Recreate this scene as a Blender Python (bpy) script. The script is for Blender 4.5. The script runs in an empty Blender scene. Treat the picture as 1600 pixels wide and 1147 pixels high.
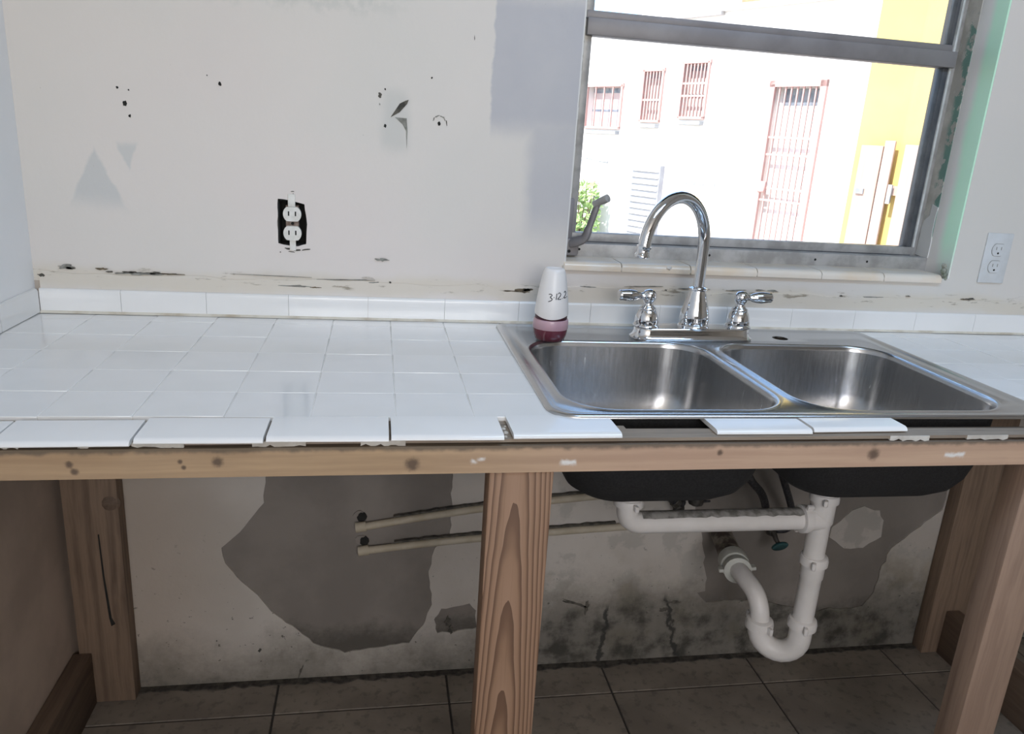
import bpy, bmesh, math, random
from mathutils import Vector, Matrix, noise as mnoise
from mathutils.geometry import tessellate_polygon
random.seed(7)
PI = math.pi
ZC = 0.875                     # height of the counter top; every z below is measured from it
scn = bpy.context.scene
COL = scn.collection

# ------------------------------------------------------------------ camera
cd = bpy.data.cameras.new('camera'); cam = bpy.data.objects.new('camera', cd); COL.objects.link(cam)
cam.location = (-0.2439, -1.5701, 0.3721 + ZC)
cam.rotation_euler = (1.2833, -0.0624, -0.1654)
cd.sensor_width = 36; cd.sensor_fit = 'HORIZONTAL'; cd.lens = 1193.46 * 36 / 1600
cd.clip_start = 0.02; cd.clip_end = 200
scn.camera = cam

# ------------------------------------------------------------------ sky, sun, lamps, exposure
wd = bpy.data.worlds.new('sky'); scn.world = wd; wd.use_nodes = True
nt = wd.node_tree; bg = nt.nodes['Background']
sky = nt.nodes.new('ShaderNodeTexSky'); sky.sky_type = 'NISHITA'; sky.sun_disc = False
sky.sun_elevation = math.radians(50); sky.sun_rotation = math.radians(250); sky.air_density = 1.0; sky.dust_density = 0.6
nt.links.new(sky.outputs[0], bg.inputs[0]); bg.inputs[1].default_value = 0.5

def lamp(name, kind, loc, rot, energy, color=(1, 1, 1), size=None):
    l = bpy.data.lights.new(name, kind); l.energy = energy; l.color = color
    if kind == 'AREA':
        l.shape = 'RECTANGLE'; l.size, l.size_y = size
    o = bpy.data.objects.new(name, l); COL.objects.link(o); o.location = loc; o.rotation_euler = rot
    return o
sun = lamp('sun', 'SUN', (-6, -4, 9), (0, 0, 0), 9.0, (1.0, 0.96, 0.92))
sun.rotation_euler = Vector((0.62, 0.35, -0.78)).to_track_quat('-Z', 'Y').to_euler()
sun.data.angle = 0.01
# added warm fill light for the room, set inside the unseen rear wall opening
lamp('rear_fill_light', 'AREA', (-0.1, -3.55, 1.75), (math.radians(90), 0, 0), 36, (1.0, 0.895, 0.80), (1.4, 1.1))
lamp('cool_fill_light', 'AREA', (0.7, -1.2, 2.46), (0, 0, 0), 19, (0.46, 0.69, 1.0), (1.2, 0.45))  # added unseen cool fill from above, turns the counter front bluish

vs = scn.view_settings
vs.view_transform = 'Standard'; vs.look = 'None'; vs.exposure = 0.0; vs.gamma = 1.0; vs.use_curve_mapping = False
scn.cycles.max_bounces = 8; scn.cycles.diffuse_bounces = 5; scn.cycles.transparent_max_bounces = 12
scn.cycles.caustics_reflective = False; scn.cycles.caustics_refractive = False

# ------------------------------------------------------------------ material helpers
class N:
    def __init__(s, name):
        s.m = bpy.data.materials.new(name); s.m.use_nodes = True
        s.t = s.m.node_tree; s.b = s.t.nodes['Principled BSDF']; s._co = None
    def new(s, t, **k):
        n = s.t.nodes.new(t)
        for a, v in k.items(): setattr(n, a, v)
        return n
    def put(s, sock, v):
        if v is None: return
        if isinstance(v, bpy.types.NodeSocket): s.t.links.new(v, sock)
        elif isinstance(v, tuple) and len(v) == 3 and sock.type == 'RGBA': sock.default_value = (*v, 1)
        else: sock.default_value = v
    def co(s):
        if s._co is None: s._co = s.new('ShaderNodeTexCoord').outputs['Object']
        return s._co
    def math(s, op, a, b=None, c=None, clamp=False):
        n = s.new('ShaderNodeMath', operation=op, use_clamp=clamp)
        s.put(n.inputs[0], a); s.put(n.inputs[1], b); s.put(n.inputs[2], c); return n.outputs[0]
    def vmath(s, op, a, b=None):
        n = s.new('ShaderNodeVectorMath', operation=op); s.put(n.inputs[0], a); s.put(n.inputs[1], b); return n.outputs[0]
    def map(s, v=None, scale=(1, 1, 1), rot=(0, 0, 0), loc=(0, 0, 0)):
        n = s.new('ShaderNodeMapping'); s.put(n.inputs['Vector'], v or s.co())
        n.inputs['Scale'].default_value = scale; n.inputs['Rotation'].default_value = rot; n.inputs['Location'].default_value = loc
        return n.outputs[0]
    def noise(s, scale, detail=4, rough=0.55, v=None, color=False):
        n = s.new('ShaderNodeTexNoise'); s.put(n.inputs['Vector'], v or s.co())
        n.inputs['Scale'].default_value = scale; n.inputs['Detail'].default_value = detail; n.inputs['Roughness'].default_value = rough
        return n.outputs['Color' if color else 'Fac']
    def sstep(s, v, a, b):
        n = s.new('ShaderNodeMapRange', interpolation_type='SMOOTHSTEP'); s.put(n.inputs[0], v)
        s.put(n.inputs[1], a); s.put(n.inputs[2], b); return n.outputs[0]
    def mix(s, f, a, b):
        n = s.new('ShaderNodeMix', data_type='RGBA'); s.put(n.inputs[0], f); s.put(n.inputs[6], a); s.put(n.inputs[7], b); return n.outputs[2]
    def ramp(s, f, stops):
        n = s.new('ShaderNodeValToRGB'); e = n.color_ramp.elements
        while len(e) < len(stops): e.new(0.5)
        for el, (p, c) in zip(e, stops): el.position = p; el.color = (*c, 1)
        s.put(n.inputs[0], f); return n.outputs[0]
    def xyz(s, v=None):
        n = s.new('ShaderNodeSeparateXYZ'); s.put(n.inputs[0], v or s.co()); return n.outputs
    def warp(s, amp, scale, v=None):
        c = s.noise(scale, 3, 0.6, v, True)
        c = s.vmath('SUBTRACT', c, (0.5, 0.5, 0.5)); c = s.vmath('MULTIPLY', c, (amp, amp, amp))
        return s.vmath('ADD', v or s.co(), c)
    def box(s, p, x0, x1, z0, z1, sx=0.006, sz=None):
        sz = sz or sx
        a = s.math('MULTIPLY', s.sstep(p[0], x0 - sx, x0 + sx), s.sstep(p[0], x1 + sx, x1 - sx))
        b = s.math('MULTIPLY', s.sstep(p[2], z0 - sz, z0 + sz), s.sstep(p[2], z1 + sz, z1 - sz))
        return s.math('MULTIPLY', a, b)
    def bump(s, h, strength=0.3, dist=0.002):
        n = s.new('ShaderNodeBump'); n.inputs['Strength'].default_value = strength; n.inputs['Distance'].default_value = dist
        s.put(n.inputs['Height'], h); s.t.links.new(n.outputs[0], s.b.inputs['Normal'])
    def done(s, color=None, rough=None, metal=None, **k):
        s.put(s.b.inputs['Base Color'], color); s.put(s.b.inputs['Roughness'], rough); s.put(s.b.inputs['Metallic'], metal)
        for a, v in k.items(): s.put(s.b.inputs[a.replace('_', ' ')], v)
        return s.m

def speck(name, c1, c2, scale=12, rough=0.6, metal=0.0, bump=0.1, lo=0.35, hi=0.65, **k):
    n = N(name); f = n.noise(scale, 5)
    col = n.mix(n.sstep(f, lo, hi), c1, c2)
    if bump: n.bump(n.noise(scale * 6, 4), bump, 0.001)
    return n.done(col, rough, metal, **k)

def wood(name, c1, c2, axis, scale=1.0, knots=(), paint=False, rough=0.7):
    n = N(name)
    sc = [38 * scale] * 3; sc[axis] = 1.6 * scale
    p = n.warp(0.012, 7)
    g = n.noise(1.0, 6, 0.6, n.map(p, tuple(sc)))
    col = n.ramp(g, [(0.3, c2), (0.5, c1), (0.62, tuple((a + b) / 2 for a, b in zip(c1, c2))), (0.75, c1)])
    big = n.noise(3, 3)
    col = n.mix(n.math('MULTIPLY', n.sstep(big, 0.45, 0.75), 0.45), col, tuple(v * 0.66 for v in c1))
    o = n.xyz()
    for (kx, kz, r) in knots:
        dx = n.math('SUBTRACT', o[0], kx); dz = n.math('SUBTRACT', o[2], kz)
        d = n.math('SQRT', n.math('ADD', n.math('MULTIPLY', n.math('MULTIPLY', dx, dx), 0.55), n.math('MULTIPLY', dz, dz)))
        d = n.math('ADD', d, n.math('MULTIPLY', n.math('SUBTRACT', n.noise(90, 2), 0.5), r * 0.7))
        col = n.mix(n.math('MULTIPLY', n.sstep(d, r * 1.9, r * 0.5), 0.85), col, (0.07, 0.045, 0.028))
    n.bump(g, 0.25, 0.001)
    return n.done(col, rough)

# ------------------------------------------------------------------ mesh helpers
def origin(p):
    v = Vector((0, 0, 0))
    while p is not None:
        v += p.location; p = p.parent
    return v
class MB:
    def __init__(s): s.bm = bmesh.new()
    def add(s, verts, faces):
        vs_ = [s.bm.verts.new(v) for v in verts]
        for f in faces:
            try: s.bm.faces.new([vs_[i] for i in f])
            except ValueError: pass
        return vs_
    def box(s, x0, x1, y0, y1, z0, z1, bev=0.0, seg=2, M=None):
        b = bmesh.new(); bmesh.ops.create_cube(b, size=1)
        for v in b.verts: v.co = ((x0 + x1) / 2 + v.co.x * (x1 - x0), (y0 + y1) / 2 + v.co.y * (y1 - y0), (z0 + z1) / 2 + v.co.z * (z1 - z0))
        if bev: bmesh.ops.bevel(b, geom=b.edges[:] + b.verts[:], offset=bev, segments=seg, affect='EDGES', profile=0.5)
        s.merge(b, M); return s
    def merge(s, b, M=None):
        if M: bmesh.ops.transform(b, matrix=M, verts=b.verts)
        b.verts.index_update()
        s.add([v.co.copy() for v in b.verts], [[v.index for v in f.verts] for f in b.faces]); b.free()
    def tube(s, pts, r, seg=12, cap=True, flat=1.0):
        pts = [Vector(p) for p in pts]; n = len(pts)
        rs = r if isinstance(r, (list, tuple)) else [r] * n
        t0 = (pts[1] - pts[0]).normalized()
        u = t0.orthogonal().normalized(); rings = []
        for i, p in enumerate(pts):
            t = ((pts[min(i + 1, n - 1)] - pts[max(i - 1, 0)])).normalized()
            u = (u - t * u.dot(t)).normalized(); w = t.cross(u)
            rings.append([p + (u * math.cos(2 * PI * k / seg) + w * math.sin(2 * PI * k / seg) * flat) * rs[i] for k in range(seg)])
        s.loft(rings, cap, cap); return s
    def loft(s, rings, cap0=False, cap1=False):
        m = len(rings[0]); V = [v for r in rings for v in r]; F = []
        for i in range(len(rings) - 1):
            for k in range(m):
                a, b = i * m + k, i * m + (k + 1) % m
                F.append((a, b, b + m, a + m))
        if cap0: F.append(tuple(range(m))[::-1])
        if cap1: F.append(tuple(range((len(rings) - 1) * m, len(rings) * m)))
        s.add(V, F); return s
    def lathe(s, c, prof, axis=(0, 0, 1), seg=28, cap0=True, cap1=True):
        ax = Vector(axis).normalized(); u = ax.orthogonal().normalized(); w = ax.cross(u); c = Vector(c)
        s.loft([[c + ax * h + (u * math.cos(2 * PI * k / seg) + w * math.sin(2 * PI * k / seg)) * r for k in range(seg)] for r, h in prof], cap0, cap1)
        return s
    def prism(s, loops, a, b, plane='xz'):
        """polygon (outer loop + holes) in a plane, pushed through from a to b"""
        def P(p, h):
            return (p[0], h, p[1]) if plane == 'xz' else ((p[0], p[1], h) if plane == 'xy' else (h, p[0], p[1]))
        tri = tessellate_polygon([[Vector((p[0], p[1], 0)) for p in l] for l in loops])
        flat = [p for l in loops for p in l]; n = len(flat)
        V = [P(p, a) for p in flat] + [P(p, b) for p in flat]
        F = [tuple(t) for t in tri] + [tuple(i + n for i in reversed(t)) for t in tri]
        o = 0
        for l in loops:
            m = len(l)
            for k in range(m): F.append((o + k, o + (k + 1) % m, o + (k + 1) % m + n, o + k + n))
            o += m
        s.add(V, F); return s
    def build(s, name, mat, parent=None, smooth=40, loc=None, at=(0, 0, 0)):
        """vertices are in the counter frame; `at` is where the object's own origin goes (counter frame)"""
        bmesh.ops.recalc_face_normals(s.bm, faces=s.bm.faces[:])
        me = bpy.data.meshes.new(name)
        if parent is not None:
            base = origin(parent); off = Vector((0, 0, ZC)) - base
            local = Vector((0, 0, 0))
        else:
            base = Vector(at) + Vector((0, 0, ZC)); off = -Vector(at); local = base
        bmesh.ops.translate(s.bm, vec=off, verts=s.bm.verts)
        s.bm.to_mesh(me); s.bm.free()
        if smooth is not None:
            me.shade_smooth(); me.set_sharp_from_angle(angle=math.radians(smooth))
        for m in (mat if isinstance(mat, (list, tuple)) else [mat]): me.materials.append(m)
        o = bpy.data.objects.new(name, me); COL.objects.link(o)
        o.parent = parent; o.location = local
        return o
def inst(me, name, loc, parent, rotz=0.0, rotx=0.0):
    """one more object on a shared mesh; loc in the counter frame"""
    o = bpy.data.objects.new(name, me); COL.objects.link(o); o.parent = parent
    o.location = Vector(loc) + Vector((0, 0, ZC)) - origin(parent); o.rotation_euler = (rotx, 0, rotz)
    return o
def thing(name, label, cat, loc, group=None, kind=None):
    o = bpy.data.objects.new(name, None); COL.objects.link(o); o.location = Vector(loc) + Vector((0, 0, ZC)); o.empty_display_size = 0.05
    if label: o['label'] = label
    if cat: o['category'] = cat
    if group: o['group'] = group
    if kind: o['kind'] = kind
    return o
def tag(o, label=None, cat=None, group=None, kind=None):
    for k, v in (('label', label), ('category', cat), ('group', group), ('kind', kind)):
        if v: o[k] = v
    return o
def ragged(poly, step=0.02, amp=0.006, seed=0.0):
    out = []; m = len(poly)
    for i in range(m):
        a, b = Vector(poly[i]), Vector(poly[(i + 1) % m]); L = (b - a).length; k = max(1, int(L / step))
        for j in range(k):
            p = a.lerp(b, j / k); q = mnoise.noise_vector(Vector((p.x * 40, p.y * 40, seed)))
            out.append((p.x + q.x * amp, p.y + q.y * amp))
    return out
def curve(pts, n=8):
    P = [Vector(p) for p in pts]; P = [P[0] * 2 - P[1]] + P + [P[-1] * 2 - P[-2]]; out = []
    for i in range(1, len(P) - 2):
        a, b, c, d = P[i - 1:i + 3]
        for k in range(n):
            t = k / n
            out.append(0.5 * ((2 * b) + (c - a) * t + (2 * a - 5 * b + 4 * c - d) * t * t + (3 * b - a - 3 * c + d) * t ** 3))
    out.append(P[-2]); return out
def rrect(x0, x1, y0, y1, r, z, n=8):
    """rounded rectangle ring, constant vertex count; r may be four radii (x1y1, x0y1, x0y0, x1y0)"""
    rs = r if isinstance(r, (list, tuple)) else [r] * 4
    out = []
    for (cx, cy, a0, q) in ((x1, y1, 0, rs[0]), (x0, y1, 90, rs[1]), (x0, y0, 180, rs[2]), (x1, y0, 270, rs[3])):
        ox = cx - q if cx == x1 else cx + q; oy = cy - q if cy == y1 else cy + q
        for k in range(n + 1):
            a = math.radians(a0 + 90 * k / n); out.append(Vector((ox + q * math.cos(a), oy + q * math.sin(a), z)))
    return out

# ------------------------------------------------------------------ materials
def wall_paint():
    n = N('wall_paint')
    base = n.mix(n.sstep(n.noise(1.6, 3), 0.35, 0.65), (0.70, 0.655, 0.612), (0.655, 0.63, 0.59))
    base = n.mix(n.math('MULTIPLY', n.sstep(n.noise(2.3, 2, v=n.map(loc=(3, 1, 7))), 0.45, 0.7), 0.5), base, (0.70, 0.63, 0.60))
    p = n.xyz(n.warp(0.018, 22)); q = n.xyz(n.warp(0.05, 7)); f = n.xyz(n.warp(0.012, 90)); o = n.xyz()
    col = base
    # rolled-on grey patch beside the window, with a softer tail
    g = n.box(p, -0.028, 0.20, 0.395, 0.64, 0.003, 0.03)
    tail = n.box(q, 0.055, 0.20, 0.20, 0.44, 0.02, 0.05)
    g = n.math('MAXIMUM', g, n.math('MULTIPLY', tail, 0.8))
    g = n.math('MULTIPLY', g, n.math('ADD', 0.65, n.math('MULTIPLY', n.noise(9, 4), 0.5)))
    col = n.mix(g, col, (0.455, 0.455, 0.485))
    # grey-green triangle and its small neighbour
    slope = n.math('SUBTRACT', p[0], n.math('MULTIPLY', n.math('SUBTRACT', 0.305, p[2]), 0.0))
    t = n.math('MULTIPLY', n.math('SUBTRACT', 0.315, p[2]), 0.48)
    d = n.math('SUBTRACT', t, n.math('ABSOLUTE', n.math('SUBTRACT', p[0], -0.762)))
    tri = n.math('MULTIPLY', n.sstep(d, -0.002, 0.006), n.sstep(q[2], 0.185, 0.235))
    col = n.mix(n.math('MULTIPLY', tri, 0.75), col, (0.52, 0.53, 0.525))
    t2 = n.math('MULTIPLY', n.math('SUBTRACT', p[2], 0.275), 0.42)
    d2 = n.math('SUBTRACT', t2, n.math('ABSOLUTE', n.math('SUBTRACT', p[0], -0.703)))
    tri2 = n.math('MULTIPLY', n.sstep(d2, -0.002, 0.004), n.sstep(p[2], 0.33, 0.315))
    col = n.mix(n.math('MULTIPLY', tri2, 0.7), col, (0.53, 0.54, 0.53))
    # grey smear round the torn paint
    sm = n.box(q, -0.235, -0.192, 0.34, 0.45, 0.012, 0.02)
    col = n.mix(n.math('MULTIPLY', sm, 0.45), col, (0.47, 0.49, 0.47))
    # tape residue along the very top
    top = n.math('MULTIPLY', n.sstep(n.math('ADD', o[2], n.math('MULTIPLY', n.noise(25, 3, v=n.map(scale=(1, 1, 0.15))), 0.06)), 0.60, 0.63),
                 n.sstep(n.noise(60, 4), 0.35, 0.6))
    col = n.mix(n.math('MULTIPLY', n.math('MULTIPLY', top, n.sstep(o[0], -0.15, -0.3)), 0.5), col, (0.5, 0.51, 0.48))
    # beige glue band over the splash-back tiles and brown stains in it
    band = n.math('MULTIPLY', n.sstep(q[2], 0.04, 0.062), n.sstep(q[2], 0.10, 0.075))
    col = n.mix(n.math('MULTIPLY', band, 0.55), col, (0.63, 0.57, 0.46))
    st = n.math('MULTIPLY', n.math('MULTIPLY', n.sstep(f[2], 0.058, 0.066), n.sstep(f[2], 0.094, 0.084)),
                n.sstep(n.noise(1.0, 5, 0.65, n.map(scale=(14, 30, 70))), 0.57, 0.66))
    col = n.mix(n.math('MULTIPLY', st, 0.75), col, (0.21, 0.175, 0.12))
    spots = n.sstep(n.noise(130, 1, v=n.map(loc=(5, 2, 1))), 0.79, 0.82)
    col = n.mix(n.math('MULTIPLY', spots, 0.5), col, (0.3, 0.3, 0.28))
    n.bump(n.math('ADD', n.noise(45, 4), n.math('MULTIPLY', n.noise(7, 3), 1.2)), 0.22, 0.002)
    return n.done(col, 0.55)
def low_paint():
    n = N('mouldy_paint'); o = n.xyz(); p = n.xyz(n.warp(0.09, 6)); f = n.xyz(n.warp(0.05, 28))
    col = n.mix(n.sstep(n.noise(3, 4), 0.4, 0.65), (0.555, 0.52, 0.475), (0.47, 0.435, 0.39))
    col = n.mix(n.math('MULTIPLY', n.sstep(o[0], -0.50, -0.74), 0.7), col, (0.43, 0.36, 0.295))
    # peeling old coat to the right of the middle post
    old = n.math('MULTIPLY', n.sstep(p[0], -0.02, 0.06), n.sstep(n.noise(9, 5, 0.6), 0.52, 0.58))
    col = n.mix(n.math('MULTIPLY', old, 0.6), col, (0.38, 0.365, 0.33))
    rust = n.math('MULTIPLY', n.math('MULTIPLY', n.sstep(p[0], 0.0, 0.2), n.sstep(p[2], -0.5, -0.75)), n.sstep(n.noise(7, 4, v=n.map(loc=(9, 0, 2))), 0.5, 0.62))
    col = n.mix(n.math('MULTIPLY', rust, 0.6), col, (0.25, 0.21, 0.13))
    # mould rising from the floor, higher to the right
    lim = n.math('ADD', -0.825, n.math('MULTIPLY', n.sstep(o[0], -0.12, 0.25), 0.15))
    wob = n.math('ADD', o[2], n.math('MULTIPLY', n.math('SUBTRACT', n.noise(6, 6, 0.7), 0.5), 0.30))
    wash = n.sstep(n.math('SUBTRACT', n.math('ADD', lim, 0.05), wob), -0.05, 0.09)
    col = n.mix(n.math('MULTIPLY', wash, 0.7), col, (0.185, 0.17, 0.14))
    m = n.sstep(n.math('SUBTRACT', lim, wob), -0.01, 0.10)
    m = n.math('MULTIPLY', m, n.math('ADD', 0.4, n.math('MULTIPLY', n.sstep(n.noise(16, 5, 0.6), 0.40, 0.66), 0.6)))
    col = n.mix(m, col, (0.055, 0.052, 0.043))
    dots = n.math('MULTIPLY', n.sstep(n.noise(55, 3, 0.7), 0.64, 0.70), n.sstep(o[2], -0.4, -0.72))
    col = n.mix(n.math('MULTIPLY', dots, 0.8), col, (0.05, 0.05, 0.042))
    # two damp cracks
    for (x0, a, z0, z1) in ((0.32, 0.05, -0.87, -0.70), (0.52, -0.25, -0.86, -0.68)):
        lx = n.math('SUBTRACT', f[0], n.math('ADD', x0, n.math('MULTIPLY', n.math('SUBTRACT', f[2], z0), a)))
        c = n.math('MULTIPLY', n.sstep(n.math('ABSOLUTE', lx), 0.009, 0.002), n.math('MULTIPLY', n.sstep(o[2], z0 - 0.02, z0), n.sstep(o[2], z1, z1 - 0.03)))
        col = n.mix(n.math('MULTIPLY', c, 0.9), col, (0.03, 0.03, 0.027))
    n.bump(n.math('ADD', n.noise(40, 5), n.noise(9, 4)), 0.35, 0.003)
    return n.done(col, 0.8)
def cement():
    n = N('bare_cement'); o = n.xyz()
    col = n.mix(n.sstep(n.noise(5, 5), 0.35, 0.65), (0.25, 0.225, 0.20), (0.20, 0.18, 0.16))
    w = n.math('ADD', o[2], n.math('MULTIPLY', n.math('SUBTRACT', n.noise(9, 6, 0.7), 0.5), 0.2))
    col = n.mix(n.math('MULTIPLY', n.sstep(w, -0.71, -0.79), 0.75), col, (0.06, 0.055, 0.045))
    n.bump(n.noise(160, 4), 0.3, 0.0015)
    return n.done(col, 0.9)
M = {}
M['paint'] = wall_paint(); M['low'] = low_paint(); M['cement'] = cement()
M['plain_paint'] = speck('plain_wall_paint', (0.72, 0.715, 0.70), (0.66, 0.66, 0.645), 2.5, 0.55, bump=0.15)
M['left_paint'] = speck('left_wall_paint', (0.85, 0.85, 0.85), (0.82, 0.825, 0.825), 2.5, 0.55, bump=0.15)
M['room_paint'] = speck('tan_room_paint', (0.40, 0.37, 0.33), (0.36, 0.33, 0.29), 2, 0.7)
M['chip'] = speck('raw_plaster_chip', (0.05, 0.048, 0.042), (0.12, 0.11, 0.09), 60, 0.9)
M['chip_brown'] = speck('brown_chip', (0.16, 0.125, 0.08), (0.07, 0.055, 0.035), 90, 0.9)
M['chip_grey'] = speck('grey_chip', (0.30, 0.30, 0.27), (0.17, 0.165, 0.145), 70, 0.9)
M['hole'] = speck('dark_hole', (0.012, 0.012, 0.011), (0.02, 0.02, 0.018), 50, 0.95, bump=0)
def tile_mat():
    n = N('white_glazed_tile')
    col = n.mix(n.sstep(n.noise(5, 3), 0.35, 0.65), (0.83, 0.825, 0.81), (0.79, 0.785, 0.765))
    i = n.new('ShaderNodeObjectInfo').outputs['Random']
    col = n.mix(n.math('MULTIPLY', i, 0.35), col, (0.78, 0.775, 0.76))
    n.bump(n.noise(14, 2), 0.04, 0.002)
    return n.done(col, 0.12, Specular_IOR_Level=0.5)
M['tile'] = tile_mat()
M['grout'] = speck('old_grout', (0.74, 0.73, 0.70), (0.66, 0.645, 0.60), 30, 0.6)
M['mortar'] = speck('crumbly_mortar', (0.62, 0.60, 0.55), (0.48, 0.45, 0.40), 40, 0.9)
M['caulk'] = speck('stained_caulk', (0.66, 0.62, 0.53), (0.46, 0.39, 0.29), 18, 0.6, lo=0.4, hi=0.72)
M['ply'] = wood('weathered_plywood', (0.30, 0.245, 0.19), (0.14, 0.11, 0.085), 0, 1.4)
def beam_mat():
    n = N('front_rail_pine'); n._co = n.map(n.co(), loc=(0.3, -0.3, -ZC)); o = n.xyz()
    g = n.noise(1, 6, 0.6, n.map(n.warp(0.01, 6), (1.5, 45, 45)))
    left = n.sstep(o[0], -0.25, 0.15)
    a = n.mix(n.sstep(g, 0.35, 0.65), (0.47, 0.325, 0.19), (0.37, 0.25, 0.148))
    b = n.mix(n.sstep(g, 0.35, 0.65), (0.55, 0.38, 0.265), (0.45, 0.30, 0.21))
    col = n.mix(left, a, b)
    for kx, kz, r in ((-0.196, -0.039, 0.006), (0.475, -0.034, 0.006), (0.233, -0.028, 0.003), (-0.436, -0.032, 0.0045), (-0.605, -0.033, 0.003), (-0.60, -0.042, 0.003), (-0.48, -0.031, 0.002), (-0.476, -0.039, 0.002)):
        dx = n.math('SUBTRACT', o[0], kx); dz = n.math('SUBTRACT', o[2], kz)
        d = n.math('SQRT', n.math('ADD', n.math('MULTIPLY', dx, dx), n.math('MULTIPLY', dz, dz)))
        d = n.math('ADD', d, n.math('MULTIPLY', n.math('SUBTRACT', n.noise(200, 2), 0.5), r))
        col = n.mix(n.math('MULTIPLY', n.sstep(d, r * 2.2, r * 0.6), 0.85), col, (0.085, 0.055, 0.038))
    f = n.xyz(n.warp(0.012, 70))
    for kx, kz, sx, sz in ((0.014, -0.040, 0.011, 0.003), (0.612, -0.036, 0.016, 0.0035), (-0.115, -0.037, 0.004, 0.002), (-0.105, -0.0335, 0.003, 0.002)):
        col = n.mix(n.box(f, kx - sx, kx + sx, kz - sz, kz + sz, 0.003), col, (0.74, 0.72, 0.68))
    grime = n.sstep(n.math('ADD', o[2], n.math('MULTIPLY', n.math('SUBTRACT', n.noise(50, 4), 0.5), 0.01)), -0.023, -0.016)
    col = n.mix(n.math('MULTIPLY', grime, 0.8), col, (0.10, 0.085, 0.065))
    n.bump(g, 0.2, 0.001)
    return n.done(col, 0.65)
M['beam'] = beam_mat()
def post_mat():
    n = N('cathedral_grain_post'); n._co = n.map(n.co(), loc=(0.349, 0.325, -0.4))
    p = n.map(n.warp(0.005, 4), (1, 1, 0.14), (math.radians(11), math.radians(2.5), 0), (0.006, -0.024, 0.0))
    w = n.new('ShaderNodeTexWave', wave_type='RINGS', rings_direction='Z', wave_profile='SAW')
    n.put(w.inputs['Vector'], p); w.inputs['Scale'].default_value = 78; w.inputs['Distortion'].default_value = 0.7; w.inputs['Detail'].default_value = 2; w.inputs['Detail Scale'].default_value = 1.0
    fine = n.noise(1, 5, 0.6, n.map(None, (220, 220, 5)))
    col = n.ramp(w.outputs['Fac'], [(0.0, (0.33, 0.20, 0.125)), (0.5, (0.285, 0.168, 0.10)), (0.8, (0.16, 0.087, 0.05)), (1.0, (0.125, 0.066, 0.038))])
    col = n.mix(n.math('MULTIPLY', n.sstep(fine, 0.5, 0.75), 0.35), col, (0.17, 0.095, 0.055))
    n.bump(w.outputs['Fac'], 0.2, 0.001)
    return n.done(col, 0.6)
M['post'] = post_mat()
M['oldwood'] = wood('old_brown_wood', (0.235, 0.165, 0.115), (0.10, 0.066, 0.045), 2)
M['rosewood'] = wood('reddish_lumber', (0.33, 0.225, 0.16), (0.19, 0.12, 0.085), 2)
M['railwood'] = wood('dark_rail_wood', (0.15, 0.105, 0.075), (0.075, 0.05, 0.036), 1)
M['panel'] = speck('brown_side_panel', (0.56, 0.455, 0.375), (0.45, 0.365, 0.30), 6, 0.85, bump=0.15)
def floor_mat():
    n = N('brown_floor_tile')
    i = n.new('ShaderNodeObjectInfo').outputs['Random']
    c = n.mix(n.sstep(n.noise(6, 5), 0.35, 0.65), (0.26, 0.225, 0.185), (0.185, 0.158, 0.13))
    c = n.mix(n.math('MULTIPLY', i, 0.3), c, (0.11, 0.10, 0.09))
    c = n.mix(n.math('MULTIPLY', n.sstep(n.noise(45, 5), 0.52, 0.66), 0.4), c, (0.07, 0.062, 0.054))
    n.bump(n.noise(60, 4), 0.1, 0.001)
    return n.done(c, 0.62)
M['floor'] = floor_mat()
M['dirt'] = speck('black_damp_dirt', (0.028, 0.025, 0.021), (0.075, 0.066, 0.055), 55, 0.95, bump=0.4)
M['floor_grout'] = speck('dark_floor_grout', (0.035, 0.032, 0.028), (0.05, 0.045, 0.04), 20, 0.9)
def steel_mat(name, dirx):
    n = N(name)
    g = n.noise(1, 4, 0.6, n.map(None, (4, 300, 300) if dirx else (260, 260, 3)))
    col = n.mix(g, (0.46, 0.46, 0.46), (0.56, 0.56, 0.56))
    r = n.math('ADD', 0.20, n.math('MULTIPLY', g, 0.10))
    n.bump(g, 0.03, 0.0005)
    return n.done(col, r, 1.0)
M['steel'] = steel_mat('brushed_steel', True); M['steel_bowl'] = steel_mat('brushed_bowl_steel', False)
M['undercoat'] = speck('black_undercoat', (0.008, 0.008, 0.009), (0.016, 0.016, 0.017), 300, 0.85, bump=0.5)
M['chrome'] = speck('chrome', (0.82, 0.83, 0.85), (0.76, 0.77, 0.79), 8, 0.05, 1.0, bump=0)
M['alu'] = speck('weathered_aluminium', (0.47, 0.46, 0.45), (0.33, 0.32, 0.31), 26, 0.45, 0.25, bump=0.1)
M['alu_bar'] = speck('grey_sash_metal', (0.265, 0.25, 0.255), (0.215, 0.20, 0.205), 9, 0.5, 0.2, bump=0.05)
M['alu_dark'] = speck('dark_gasket', (0.06, 0.065, 0.075), (0.10, 0.105, 0.115), 20, 0.5, 0.2, bump=0)
M['alu_pale'] = speck('pale_glazing_bead', (0.66, 0.68, 0.68), (0.5, 0.52, 0.51), 30, 0.5, 0.1, bump=0)
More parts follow.
